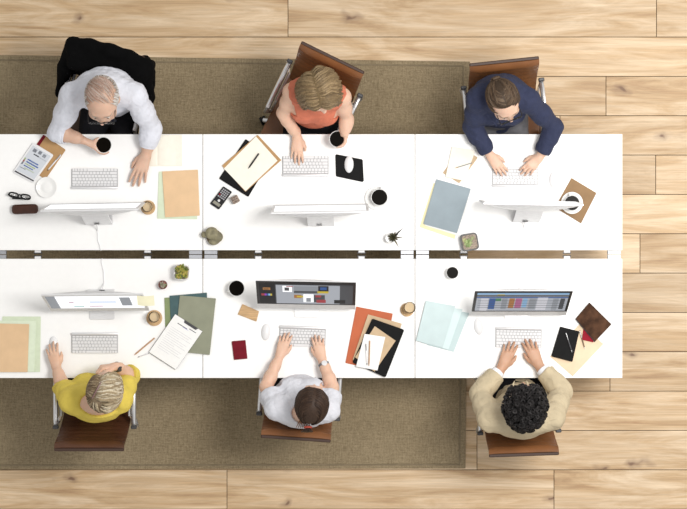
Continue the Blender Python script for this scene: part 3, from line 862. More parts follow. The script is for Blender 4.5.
# spectacles on the desk: two rims, bridge, folded temples
def spectacles(parent, T, fm, r=.004, w=.05, h=.036, temples=True, fold=False):
    mb = MB()
    for s in (-1, 1):
        ring = []
        for i in range(20):
            q = 2 * PI * i / 20; cx, cz = math.cos(q), math.sin(q)
            ex = abs(cx) ** .75 * (1 if cx > 0 else -1); ez = abs(cz) ** .75 * (1 if cz > 0 else -1)
            ring.append((s * (w / 2 + .009) + ex * w / 2, 0, ez * h / 2))
        mb.tube(ring, r, 8, closed=True, T=T)
    mb.tube([(-.010, 0, .006), (0, .003, .009), (.010, 0, .006)], r * .9, 8, T=T)
    mb.build('rim', fm, parent, smooth=True)
    for s in (-1, 1):
        mb = MB(); x = s * (w + .009)
        pts = [(x, 0, .008), (x + s * .004, -.01, .008), (x + s * .005, -.09, .006), (x + s * .003, -.135, -.03)] if not fold else \
              [(x, 0, .008), (x + s * .004, -.012, .008), (x - s * .03, -.020 - .004 * s, .004), (x - s * .105, -.022 - .004 * s, -.004)]
        mb.tube(pts, r * .85, 8, T=T); mb.build('temple', fm, parent, smooth=True)
    for s in (-1, 1):
        mb = MB(); mb.lathe([(.001, -.0006), (min(w, h) * .47, -.0006), (min(w, h) * .47, .0006), (.001, .0006)], 20,
                            T=T @ Matrix.Translation((s * (w / 2 + .009), 0, 0)) @ Matrix.Rotation(PI / 2, 4, 'X') @ Matrix.Scale(w / h, 4, (1, 0, 0)))
        mb.build('lens', M['lens'], parent, smooth=True)
p = P(20.2, 196)
t = empty('spectacles', (p.x, p.y, ZD), 'black spectacles folded on the desk above the glossy brown case', 'glasses')
spectacles(t, Matrix.Rotation(math.radians(-9), 4, 'Z') @ Matrix.Translation((0, 0, .0195)) @ Matrix.Rotation(math.radians(-42), 4, 'X'), M['black'], .0048, .056, .040, fold=True)
# spectacle case
p = P(25.5, 209.2)
t = empty('spectacle_case', (p.x, p.y, ZD), 'glossy dark brown spectacle case on the desk below the folded spectacles', 'glasses case', rz=math.radians(2))
oc = [(-.079, -.029), (.079, -.029), (.079, .029), (-.079, .029)]
mb = MB(); mb.prism(oc, .0005, .021, .022, .006, seg=8); mb.build('bottom_shell', M['casebrown'], t, smooth=True)
mb = MB(); mb.prism(oc, .022, .039, .022, .008, seg=8); mb.build('lid', M['casebrown'], t, smooth=True)

def pagecurl(label, corners_l, corners_r, z, m):
    q = quad(corners_l + corners_r, ZD); c = cen_of(q); c.z = ZD + z
    t = empty('open_notebook', c, label, 'notebook')
    mb = MB(); allq = [P(*corners_l[0]), P(*corners_r[1]), P(*corners_r[2]), P(*corners_l[3])]
    mb.prism([(p.x - c.x, p.y - c.y) for p in allq], 0, .0015, .003, .0005); mb.build('cover', m, t)
    for cs in (corners_l, corners_r):
        fr = frame_of(cs); n = 12; vs = []; fs = []
        for i in range(n + 1):
            for j in (0, 1):
                u = i / n; p = fr(u, .02 + .96 * j); uu = u if cs is corners_r else 1 - u
                zt = .0035 + .007 * math.sin(PI * min(1, uu * 1.4 + .02)) ** .6 * (1 - .5 * uu)
                vs += [(p.x - c.x, p.y - c.y, zt), (p.x - c.x, p.y - c.y, .0015)]
        for i in range(n):
            a = i * 4; fs += [[a, a + 4, a + 6, a + 2], [a + 1, a + 3, a + 7, a + 5], [a, a + 1, a + 5, a + 4], [a + 2, a + 6, a + 7, a + 3]]
        fs += [[0, 2, 3, 1], [n * 4, n * 4 + 1, n * 4 + 3, n * 4 + 2]]
        mb = MB(); mb.add(vs, fs); bmesh_fix(mb.build('page_block', M['cream'], t))
pagecurl('open blank cream notebook by the sleeve of the man in the white shirt', [(141, 135), (157.5, 135), (157.5, 166), (141, 166.3)], [(157.5, 135), (182, 134.8), (182.3, 166.3), (157.5, 166)], 0, M['cream'])

folder('pale green card folder under the tan folder, left of the black phone', [(158.8, 171.6), (196, 170.5), (197.3, 219.3), (157.3, 218.6)], 0, M['palegreen'])
folder('tan card folder on the top left desk, on a pale green one', [(162.3, 171.5), (198, 169.7), (199.8, 215.6), (165.3, 217.4)], .0042, M['tan'], th=.005)

def coaster(label, px, py, r, inner=.0):
    p = P(px, py); R = r * S; mb = MB()
    mb.lathe([(R * .96, 0), (R, .002), (R, .008), (R * .95, .010), (R * .80, .010), (R * .77, .008), (R * .1, .008)], 32)
    return tag(mb.build('coaster', M['corkwood'], loc=(p.x, p.y, ZD), smooth=True), label, 'coaster', 'round wooden coasters')
def tumbler(label, px, py, r, z, h, fill, lean=(0, 0)):
    p = P(px, py); R = r * S
    t = empty('drinking_glass', (p.x, p.y, ZD + z), label, 'glass', 'drinking glasses')
    mb = MB(); mb.lathe([(R * .2, .0), (R * .78, .0), (R * .84, .004), (R, h), (R * .975, h + .0012), (R * .95, h), (R * .80, .010), (R * .2, .008)], 32); mb.build('glass_body', M['glass'], t, smooth=True)
    mb = MB(); r2 = R * (.80 + .15 * fill); mb.lathe([(R * .1, .0105), (R * .775, .0105), (r2 - .0012, .01 + h * fill - .001), (R * .1, .01 + h * fill)], 28); mb.build('tea', M['tea'], t, smooth=True)
coaster('round wooden coaster by the pale green and tan folders', 148.2, 207.5, 7.2); tumbler('drinking glass on the coaster by the pale green and tan folders', 148.2, 207, 5.4, .0105, .075, .35)
coaster('round wooden coaster left of the dark teal folder', 154.4, 318, 8); tumbler('drinking glass of tea left of the dark teal folder', 155.2, 316.6, 5.6, .0105, .075, .45)
coaster('round wooden coaster between the orange folder and the pale blue booklets', 407.0, 309.8, 6.8); tumbler('drinking glass of tea between the orange folder and the pale blue booklets', 409.3, 307.2, 5.8, .0105, .085, .5)

# ---- cups
def cup(label, px, py, r, z=0., h=.072, handle=90, rim_z=None, fill=.86, taper=.62):
    R = r * S * (H - z - ZD - h) / (H - ZD)
    p = P(px, py, ZD + z + h)
    t = empty('coffee_cup', (p.x, p.y, ZD + z), label, 'cup', 'white coffee cups')
    mb = MB()
    mb.lathe([(R * .15, .002), (R * taper * .82, .002), (R * taper * .85, 0), (R * taper * .95, 0), (R * taper, .004), (R * (taper + (1 - taper) * .62), h * .4), (R * .97, h * .8), (R, h - .001), (R * .985, h + .0006), (R * .94, h - .001),
              (R * .91, h * .78), (R * (taper * .94 + (1 - taper) * .5), h * .38), (R * taper * .85, .007), (R * .15, .006)], 40)
    mb.build('cup_body', M['ceramic'], t, smooth=True)
    mb = MB(); zc = h * fill; mb.lathe([(R * .05, zc - .002), (R * .905, zc - .002), (R * .918, zc), (R * .05, zc)], 36); mb.build('coffee', M['coffee'], t, smooth=True)
    if handle is not None:
        a = math.radians(handle); d = Vector((math.cos(a), math.sin(a), 0))
        pts = []
        for i in range(9):
            q = -1.3 + 2.6 * i / 8
            pts.append(d * (R * .88 + .021 * math.cos(q) - .004) + Vector((0, 0, h * .52 + .024 * math.sin(q))))
        mb = MB(); mb.tube(pts, .0042, 8, flat=1.4); mb.build('handle', M['ceramic'], t, smooth=True)
    return t
plate('white saucer under the coffee cup below the black mouse pad', 376.5, 198.2, 11.6); cup('white cup of black coffee on a saucer below the black mouse pad', 379.4, 197.3, 8.4, .0065, .06, 80, fill=.9)
cup('white cup of black coffee above the striped wooden card', 236.5, 288.3, 8.1, 0, .07, 200, fill=.93, taper=.8)
cup('small white coffee cup above the pale blue booklets', 452.5, 272.8, 6.2, 0, .06, None, fill=.72, taper=.75)
sheet_thing('suede_folder', 'brown suede folder under the saucer beside the woman in the navy jacket', 'folder', [(571.4, 177.9), (596.5, 193), (581, 223.5), (554.8, 207.5)], 0, .006, M['suedec'], rad=.003)
plate('white saucer on the brown suede folder', 571.6, 203, 11, .0062); cup('white cup of black coffee on the brown suede folder', 572, 203, 7.8, .0127, .055, 105, fill=.9)

# ---- top middle desk
sheet_thing('document_case', 'flat black document case under the brown clipboard', 'case', [(245.7, 139), (272, 157.4), (248.3, 197), (219, 178.6)], 0, .008, M['blackcard'], rad=.006)
cb = [(257.7, 134.9), (281.4, 160.2), (245.5, 191.9), (222, 165.8)]
t = layered('clipboard', 'brown clipboard with blank cream paper on the black document case', 'clipboard', cb, .0082, [('board', None, 0, 0, .004, M['kraft'], .004)], 'clipboards on the desks')
mb = MB(); q = quad([(256, 136.5), (277.6, 160.8), (245.7, 191.2), (224, 168.6)], ZD); c = t.location
mb.prism([(p.x - c.x, p.y - c.y) for p in q], .004, .0055, .001, .0003); mb.build('paper_pad', M['cream'], t)
pen('ballpoint_pen', 'black pen on the blank paper of the brown clipboard', (248.3, 168.9), (259, 153.6), .0138, .005, (M['black'], M['darkgrey']), group='pens on the desks')
ph = [(223.5, 186.3), (232.2, 191.9), (219, 209.7), (210, 203.6)]
t = layered('calculator', 'black calculator beside the small wooden cube', 'calculator', ph, 0, [('body', None, 0, 0, .011, M['black'], .006)])
marks(t, 'display', ph, .011, [(.14, .76, .86, .9, 0)], [mat('lcd_grey', (.26, .25, .2), .3)], [0], .0006)
fr = frame_of(ph)
for i in range(5):
    for j in range(4):
        u, v = .12 + .2 * j, .08 + .095 * i
        mb = MB(); mb.prism([(fr(a, b).x - t.location.x, fr(a, b).y - t.location.y) for a, b in ((u, v), (u + .14, v), (u + .14, v + .06), (u, v + .06))], .011, .0125, 0, .0003)
        mb.build('key', M['redcover'] if (i, j) == (3, 0) else M['inkd' if i < 0 else 'ink'], t)
mb = MB(); q = fr(.5, .66); mb.lathe([(.008, .011), (.008, .0125), (.001, .0127)], 16, c=(q.x - t.location.x, q.y - t.location.y, 0)); mb.build('round_key', M['silver'], t)
pp = P(235.4, 199.6)
t = empty('wooden_cube', (pp.x, pp.y, ZD), 'small grey brown cube beside the black calculator', 'cube', rz=math.radians(28))
mb = MB(); mb.box((0, 0, .022), (.044, .044, .044), 0, .004); mb.build('block', mat('weathered_wood', (.27, .21, .17), .8, var=.35, scale=60), t)
mb = MB()
for i in range(3):
    for j in range(3): mb.box((-.013 + .013 * i, -.013 + .013 * j, .0445), (.008, .003 + .003 * ((i + j) % 2), .001), 0)
mb.build('carved_top', mat('carved_dark', (.10, .07, .06), .9), t)
padc = [(335.2, 154), (362.7, 159.4), (363.9, 182.4), (335.8, 176.5)]
sheet_thing('mouse_pad', 'black mouse pad under the white mouse', 'mouse pad', padc, 0, .003, M['blackcard'], rad=.010)

# ---- plants
LEAFC = [(.16, .22, .05), (.24, .27, .06), (.10, .15, .04), (.30, .26, .08)]
def rosette(mb, c, n, r0, lift, w, rg, cols, layers=3):
    for L in range(layers):
        f = 1 - L / (layers + .3)
        for i in range(n - L):
            a = 2 * PI * (i + .5 * L + rg.random() * .2) / (n - L); el = lift + L * .42
            d = Vector((math.cos(a) * math.cos(el), math.sin(a) * math.cos(el), math.sin(el)))
            ln = r0 * f * rg.uniform(.85, 1.1)
            R = d.to_track_quat('X', 'Z').to_matrix()
            mb.ell(Vector(c) + d * ln * .55, (ln * .52, w * f, w * .45 * f), R, 0, 8, 6, rg.choice(cols))
def square_pot(t, hw, h, m, rz, rad):
    a = rz; pts = [(math.cos(a + PI / 4 + i * PI / 2) * hw * 1.414, math.sin(a + PI / 4 + i * PI / 2) * hw * 1.414) for i in range(4)]
    inn = [(x * .84, y * .84) for x, y in pts]; mb = MB(); mb2 = MB()
    mb.prism([(x * .85, y * .85) for x, y in pts], 0, h * .3, rad, .004); mb.prism(pts, h * .25, h * .9, rad, .004)
    # rim as a rounded loop
    loop = []
    tmp = MB(); tmp.prism(pts, 0, 1, rad, 0, seg=5)
    n = len(tmp.v) // 2; loop = [Vector((v[0] * .94, v[1] * .94, h * .9)) for v in tmp.v[:n]]
    mb.tube(loop, hw * .075, 8, closed=True)
    mb.build('pot', m, t, smooth=True)
    mb2.prism(inn, h * .9 - .001, h * .9 + .004, rad * .8, .001); mb2.build('soil', M['soil'], t)
rg = random.Random(11)
pp = P(469.7, 242, ZD + .06)
t = empty('potted_succulent', (pp.x, pp.y, ZD), 'succulent in a square grey pot below the blue grey folder', 'plant', 'small desk plants')
square_pot(t, .052, .062, M['stonepot'], math.radians(10), .02)
mb = MB()
rosette(mb, (-.010, -.006, .066), 9, .028, .15, .007, rg, [(.25, .33, .14), (.36, .42, .2), (.2, .28, .1)])
rosette(mb, (-.030, .010, .064), 7, .016, .3, .005, rg, [(.4, .42, .2), (.5, .5, .25)])
rosette(mb, (.018, .022, .064), 7, .013, .3, .005, rg, [(.33, .3, .2), (.28, .33, .15)])
mb.build('foliage', M['leaf'], t, smooth=True, attr=True)
pp = P(181.7, 272.4, ZD + .07)
t = empty('potted_succulent', (pp.x, pp.y, ZD), 'bushy yellow green succulent in a white pot above the dark teal folder', 'plant', 'small desk plants')
square_pot(t, .047, .068, M['ceramic'], math.radians(-6), .022)
mb = MB()
for (x, y) in ((0, 0), (.022, .016), (-.02, .018), (-.016, -.02), (.02, -.016), (.0, .03)):
    rosette(mb, (x, y, .075 + rg.uniform(0, .012)), 7, .024, .25, .007, rg, [(.17, .2, .03), (.27, .26, .04), (.1, .12, .03), (.33, .26, .06)])
mb.build('foliage', M['leaf'], t, smooth=True, attr=True)
pp = P(162.8, 284.8, ZD + .04)
t = empty('potted_succulent', (pp.x, pp.y, ZD), 'tiny succulent in a red pot beside the bushy plant in the white pot', 'plant', 'small desk plants')
mb = MB(); mb.lathe([(.005, 0), (.019, 0), (.022, .003), (.027, .034), (.027, .042), (.0245, .042), (.024, .036), (.004, .036)], 28); mb.build('pot', M['terracotta'], t, smooth=True)
mb = MB(); rosette(mb, (0, 0, .040), 8, .022, .2, .006, rg, [(.2, .19, .12), (.3, .13, .1), (.16, .2, .1), (.32, .28, .22)]); mb.build('foliage', M['leaf'], t, smooth=True, attr=True)
# lobed stone-like succulent
pp = P(213, 235, ZD + .03)
t = empty('lobed_succulent', (pp.x, pp.y, ZD), 'olive green succulent with rounded lobes by the desk edge below the black calculator', 'plant', 'small desk plants')
mb = MB(); mb.lathe([(.005, 0), (.030, 0), (.040, .006), (.047, .026), (.044, .030), (.040, .026), (.005, .024)], 28, c=(.006, -.012, 0)); mb.build('bowl', mat('brown_stoneware', (.19, .13, .08), .6, var=.25), t, smooth=True)
f = SDF()
f.ell((-.006, .010, .052), (.041, .039, .024), k=.004); f.ell((-.052, .002, .030), (.021, .020, .019), k=.004); f.ell((.026, -.012, .042), (.036, .034, .02), k=.006); f.ell((.004, -.040, .034), (.033, .022, .018), k=.006)
f.ell((-.012, .012, .083), (.018, .017, .012), k=.004, op='s')
link('lobes', f.mesh('lobes', .003), mat('mossy_green', (.215, .195, .12), .65, var=.42, scale=28, bump=.4, bscale=90), t)
# dark spiky plant in a white cup
pp = P(391, 238, ZD + .05)
t = empty('spiky_plant', (pp.x, pp.y, ZD), 'dark spiky plant in a small white pot left of the blue grey folder', 'plant', 'small desk plants')
mb = MB(); mb.lathe([(.004, 0), (.022, 0), (.024, .003), (.030, .05), (.031, .055), (.028, .055), (.026, .048), (.004, .046)], 28, c=(-.004, 0, 0)); mb.build('pot', M['ceramic'], t, smooth=True)
mb = MB(); dk = [(.028, .030, .012), (.045, .042, .016), (.02, .02, .01), (.07, .06, .03)]
rosette(mb, (.012, .004, .062), 11, .034, .45, .006, rg, dk, 3)
for a, ln, cc in ((.75, .080, (.015, .013, .012)), (-.05, .06, (.10, .085, .04)), (-1.05, .068, (.12, .10, .05)), (2.2, .03, dk[0]), (3.6, .03, dk[1])):
    d = Vector((math.cos(a), math.sin(a), .25)); b = Vector((.012, .004, .06))
    mb.tube([b, b + d * ln * .5 + Vector((0, 0, .006)), b + d * ln], [.0045, .0048, .0008], 6, col=cc)
mb.build('foliage', M['leaf'], t, smooth=True, attr=True)

# ---- top right desk
folder('pale yellow folder under the blue grey folder', [(433.5, 183), (466, 192), (454.6, 239), (419.6, 227)], 0, M['yellowcard'])
layered('paper_stack', 'white papers between the pale yellow and the blue grey folder', 'paper', [(437.5, 180.5), (471.6, 190), (458.4, 235.8), (424.8, 225.4)], .0042, [('top_sheet', None, 0, .002, .0026, M['paper'], .0005), ('lower_sheets', None, .002, 0, .002, M['paper'], .0005)])
folder('blue grey card folder on the desk left of the woman in the navy jacket', [(436.3, 179.1), (470.8, 188.8), (456.8, 233.2), (423.2, 224)], .0070, M['bluegrey'], th=.005)
notebook('kraft brown notebook mostly hidden under the cream notepad', [(460.6, 148), (478, 157.5), (459.3, 183.4), (442.7, 173)], 0, M['kraftp'], th=.007, group='notebooks on the desks')
t = layered('notepad', 'cream notepad with a thin grey pencil near the navy sleeve', 'notepad', [(451.7, 146.7), (475.4, 150.5), (464.4, 181), (445.3, 177.3)], .0072, [('backing_board', None, 0, 0, .001, M['kraftp'], .001), ('page_block', None, .0005, .001, .006, M['cream'], .001)])
pen('pencil', 'thin grey pencil lying on the cream notepad', (455, 168.2), (472, 163), .0134, .003, (mat('grey_lacquer', (.2, .2, .2), .4), M['darkgrey']), 'pencil', 'pencils on the desks', True)

# ---- bottom left desk
folder('pale green folder, lowest of the pile at the left edge of the picture', [(2.5, 316.4), (40.8, 316.6), (40, 372), (1, 372)], 0, M['palegreen'])
folder('pale mint folder between the green and the tan folder at the left edge', [(-6, 320.5), (36.5, 320.8), (34.5, 371.8), (-8, 371.6)], .0042, mat('mint_card', (.66, .74, .58), .8, var=.04))
folder('tan card folder on top of the pile at the left edge of the picture', [(-8, 323.3), (29.4, 324), (27.8, 372), (-8, 372)], .0084, M['tan'], th=.005)
folder('olive green folder, lowest in the pile with the clipboard', [(164.4, 297.8), (190, 296), (188, 338), (165.3, 327)], 0, M['olive'])
folder('dark teal folder between the olive and the grey green folders', [(169.6, 295.7), (206.9, 292.6), (208, 320), (172, 345)], .0042, M['teal'])
folder('grey green folder under the printed page on the clipboard', [(180, 295.3), (216, 298.4), (209.8, 354.8), (174.5, 351)], .0084, M['greygreen'], th=.005)
mb = MB()
cl = [(175.5, 313.9), (202.8, 331.2), (176, 369.6), (149, 352)]
t = layered('clipboard', 'clipboard with a white printed page on the grey green folder', 'clipboard', cl, .0136, [('board', None, 0, 0, .003, M['darkgrey'], .003), ('printed_page', None, .0015, .003, .0042, M['paper'], .001)], 'clipboards on the desks')
it = [(.22, .13, .56, .145, 1), (.42, .145, .62, .155, 2), (.62, .10, .86, .115, 1)] + [(.12, .27 + .048 * i, (.86, .8, .9, .55)[i % 4], .276 + .048 * i, 0) for i in range(12)]
marks(t, 'printed_text', cl, .0042, it, [mat('pale_print', (.5, .5, .53), .8), M['inkd'], M['inkp']], [0, 1, 2], .0002)
mb = MB(); fr = frame_of(cl); c = t.location
mb.prism([(fr(u, v).x - c.x, fr(u, v).y - c.y) for u, v in ((.34, .0), (.84, .0), (.8, .055), (.38, .055))], .0042, .008, .002, .001); mb.build('clip', M['darkgrey'], t)
pen('pencil', 'brown wooden pencil left of the printed page', (134, 355.3), (154.6, 338), 0, .0042, (M['pencilwood'], M['darkgrey']), 'pencil', 'pencils on the desks', True)
pen('ballpoint_pen', 'slim grey pen leaning against the printed page beside the brown pencil', (137.6, 357.3), (155.5, 350.8), 0, .0038, (M['alu'], M['darkgrey']), group='pens on the desks')

# ---- bottom middle desk
sheet_thing('wooden_card', 'striped wooden card left of the white mouse', 'card', [(242.4, 304), (259, 311.3), (256.5, 321.5), (237.8, 314.4)], 0, .008, M['blockwood'], rad=.002)
notebook('small oxblood red notebook below the striped wooden card', [(231.7, 341.2), (245.5, 340), (247.5, 358.6), (234, 359.9)], 0, M['oxblood'], th=.009, rad=.003, group='notebooks on the desks')
folder('burnt orange folder under the tan and black folders', [(356.3, 306.5), (392.8, 313.6), (381, 371), (345.4, 362.9)], 0, M['orange'], th=.006)
folder('tan kraft folder between the orange and the black folder', [(368, 314.3), (401.8, 323.5), (386.5, 371.5), (352.5, 359.8)], .0062, M['kraftp'], th=.007, sheet=[(370.2, 316), (400, 324.5), (385.5, 369), (354, 359)])
notebook('large black folder with rounded corners on the tan folder', [(372.2, 318.4), (404.3, 329.6), (385.5, 377.4), (352.5, 362.3)], .0134, M['blackcard'], th=.008, rad=.010, cat='folder', group='card folders on the desks', name='black_folder', page=M['darkgrey'])
sheet_thing('kraft_envelope', 'light brown envelope on the black folder', 'envelope', [(374.7, 326), (395.6, 340.6), (374.5, 371.5), (355, 357)], .0216, .0016, M['kraftp'])
notebook('white notebook with two writing tools on the light brown envelope', [(364.5, 333.7), (385.2, 336.8), (377.4, 370.2), (356, 366.2)], .0234, M['paper'], th=.007, rad=.001, group='notebooks on the desks', page=M['paper'])
pen('ballpoint_pen', 'silver pen left of the brown pencil on the white notebook', (367, 365), (365.8, 343), .0306, .0042, (M['alu'], M['darkgrey']), group='pens on the desks')
pen('pencil', 'brown pencil right of the silver pen on the white notebook', (368.8, 366), (369.6, 340.4), .0306, .004, (M['pencilwood'], M['darkgrey']), 'pencil', 'pencils on the desks', True)
bl = [(425.8, 300.5), (455.2, 306), (442.5, 347.5), (416, 340.6)]
for k, (dx, dy, lab) in enumerate([(14, 7, 'pale blue booklet, lowest and farthest right of the fanned three'), (7.2, 3.4, 'pale blue booklet in the middle of the fanned three'), (0, 0, 'pale blue booklet on top of the fanned three')]):
    q = [(x + dx * (1 if i in (0, 1) else .8), y + dy * (1 if i in (0, 1) else .62)) for i, (x, y) in enumerate(bl)]
    notebook(lab, q, .0062 * k, mat('pale_blue_cover_%d' % k, ((.50, .61, .62), (.60, .71, .72), (.52, .625, .635))[k], .7, var=.04, scale=12), th=.006, rad=.001, cat='booklet', group='pale blue booklets', name='booklet', page=M['paper'])

# ---- bottom right desk
sheet_thing('manila_envelope', 'pale manila envelope under the black notebook', 'envelope', [(579.8, 323.5), (603.5, 343.9), (572.7, 376.4), (550, 356.5)], 0, .002, M['manila'])
notebook('black notebook with a dark grey pen, on the manila envelope', [(560, 326.4), (579.1, 331.3), (572.2, 361.8), (551, 356.2)], .0022, M['blackcard'], th=.012, rad=.006, group='notebooks on the desks')
notebook('crimson red notebook sticking out under the worn leather pouch', [(584, 324), (597.5, 331), (593, 342.2), (581.8, 339.8)], .0022, M['redcover'], th=.008, rad=.003, group='notebooks on the desks')
pen('ballpoint_pen', 'dark grey pen lying on the black notebook', (571.7, 352), (565.4, 332.3), .0144, .005, (mat('grey_pen_barrel', (.05, .05, .055), .25), M['alu']), group='pens on the desks')
pen('ballpoint_pen', 'slim brown and silver pen beside the crimson notebook', (584.8, 349), (579.4, 330.5), .0022, .0042, (mat('brown_lacquer', (.16, .10, .06), .3), M['alu']), group='pens on the desks')
pc = [(589.1, 302.3), (611.2, 324.2), (594.6, 341.6), (575.3, 318.6)]
t = layered('leather_pouch', 'worn dark brown leather pouch on top of the crimson notebook', 'pouch', pc, .0104, [('lower_side', None, 0, 0, .006, M['pouch'], .004), ('upper_side', None, .001, .006, .013, M['pouch'], .004)])
mb = MB(); a, b = P(*pc[3]), P(*pc[2]); a.z = b.z = ZD + .0175; mb.tube([a - t.location, b - t.location], .0035, 8); mb.build('zip', M['darkgrey'], t)

# ------------------------------------------------------------------ people
def V(*a): return Vector(a)
class Head:
    def __init__(s, c, yaw, pitch, roll, sc):
        """yaw: heading in degrees from +Y, pitch: positive looks up, roll: positive tips to the right."""
        s.c = Vector(c); s.s = sc
        s.R = (Matrix.Rotation(math.radians(yaw), 3, 'Z') @ Matrix.Rotation(math.radians(pitch), 3, 'X') @ Matrix.Rotation(math.radians(roll), 3, 'Y'))
    def w(s, x, y, z): return s.c + s.R @ (Vector((x, y, z)) * s.s)
    def T(s): return Matrix.Translation(s.c) @ s.R.to_4x4() @ Matrix.Scale(s.s, 4)
    def build(s, f, fem=False):
        k = s.s; w = s.w; R = s.R
        E = lambda c, r, kk=.02, op='u': f.ell(w(*c), [a * k for a in r], R, kk * k, op)
        E((0, -.012, .018), (.077, .096, .088), .01)
        E((0, .035, -.03), (.062, .062, .078), .04)
        E((0, .048, -.085), (.044, .042, .034), .035)
        E((0, .070, -.106), (.022, .018, .016), .025)
        for q in (-1, 1):
            E((q * .042, .062, -.042), (.022, .022, .018), .025)
            E((q * .077, -.008, -.018), (.011, .022, .033), .008)
            E((q * .086, -.004, -.014), (.006, .012, .020), .005, 's')
        f.cone(w(-.034, .082, .014), w(.034, .082, .014), .011 * k, .011 * k, .018 * k)
        for q in (-1, 1): E((q * .031, .094, -.006), (.014, .010, .009), .010, 's')
        f.cone(w(0, .092, .004), w(0, .112, -.034), .008 * k, .0115 * k, .010 * k)
        for q in (-1, 1): E((q * .011, .100, -.038), (.008, .010, .007), .006)
        E((0, .092, -.066), (.022, .010, .0055), .006); E((0, .090, -.077), (.019, .010, .006), .005)
        f.cone(w(-.016, .1045, -.0715), w(.016, .1045, -.0715), .0022 * k, .0022 * k, .003 * k, 's')
    def eyes(s, parent, off):
        for q in (-1, 1):
            mb = MB(); mb.ell(s.w(q * .031, .082, -.007), [.0115 * s.s] * 3, s.R, 0, 14, 10)
            mb.ell(s.w(q * .031, .0918, -.008), [.0058 * s.s, .0034 * s.s, .0058 * s.s], s.R, 1, 10, 6)
            mb.build('eye', [M['eyew'], M['iris']], parent, off, smooth=True)

def hand(f, wrist, fwd, up, thumb, s=1., curl=(18, 22, 14), spread=1., thumb_in=0.):
    """fwd along the fingers, up = back of the hand, thumb = side of the thumb."""
    y = Vector(fwd).normalized(); x = (Vector(thumb) - y * Vector(thumb).dot(y)).normalized(); z = Vector(up); z = (z - y * z.dot(y) - x * z.dot(x)).normalized()
    W = Vector(wrist); g = lambda a, b, c: W + (x * a + y * b + z * c) * s
    K = [(.029, .088, .002), (.010, .094, .005), (-.010, .090, .004), (-.028, .080, .000)]
    LN = [(.041, .025, .020), (.046, .029, .021), (.042, .027, .020), (.033, .020, .018)]
    ba = [(.018, .012, 0), (.006, .010, .001), (-.006, .010, .001), (-.016, .012, 0)]
    for b, k in zip(ba, K): f.cone(g(*b), g(*k), .0150 * s, .0115 * s, .012 * s)
    f.cone(g(0, -.035, 0), g(0, .012, 0), .0225 * s, .0205 * s, .02 * s)
    for i, (k, ln) in enumerate(zip(K, LN)):
        sp = math.radians((5, 1.5, -2.5, -8)[i] * spread)
        p = g(*k); a = math.radians(6); rs = (.0098, .0088, .0080, .0068) if i < 3 else (.0086, .0076, .0070, .0060)
        for j, l in enumerate(ln):
            a -= math.radians(curl[j] + (0, 1, 2, 3)[i])
            d = (y * math.cos(a) * math.cos(sp) + x * math.sin(sp) + z * math.sin(a)).normalized()
            q = p + d * l * s
            f.cone(p, q, rs[j] * s, rs[j + 1] * s, .0035); p = q
    t = [(.016, .014, -.006), (.040 - .012 * thumb_in, .042, -.012), (.050 - .024 * thumb_in, .070, -.015), (.052 - .036 * thumb_in, .094, -.018)]
    f.chain([g(*q) for q in t], [.0165 * s, .0125 * s, .0105 * s, .0075 * s], .006)

def grip(f, wrist, c, R, zs, a0, sweep, s=1., thumb_sweep=-1.1):
    """Hand closed round an upright cup: centre c, radius R, fingers at heights zs, starting angle a0 (radians)."""
    W = Vector(wrist); rr = .0092 * s
    for i, z in enumerate(zs):
        off = R + rr * .95
        pts = [Vector((c[0] + (off + .004) * math.cos(a0), c[1] + (off + .004) * math.sin(a0), z))]
        n = 3; tot = sweep * (1, 1.08, 1.0, .8)[i]
        for j in range(1, n + 1):
            a = a0 + tot * (0, .45, .75, 1.0)[j]
            pts.append(Vector((c[0] + off * math.cos(a), c[1] + off * math.sin(a), z - .002 * j)))
        f.chain(pts, [.0108 * s, .0096 * s, .0086 * s, .0072 * s], .0035)
        f.cone(W + (pts[0] - W) * .12 + Vector((0, 0, (z - sum(zs) / 4) * .4)), pts[0], .016 * s, .0115 * s, .012)
    a1 = a0 + thumb_sweep * .25; o = R + .010 * s
    tp = [W + (Vector((c[0], c[1], zs[0])) - W) * .25]
    for q in (.35, .7, 1.0):
        a = a0 + thumb_sweep * q; tp.append(Vector((c[0] + (o + .008 * (1 - q)) * math.cos(a), c[1] + (o + .008 * (1 - q)) * math.sin(a), zs[0] + .004)))
    f.chain(tp, [.016 * s, .0125 * s, .0105 * s, .0078 * s], .006)

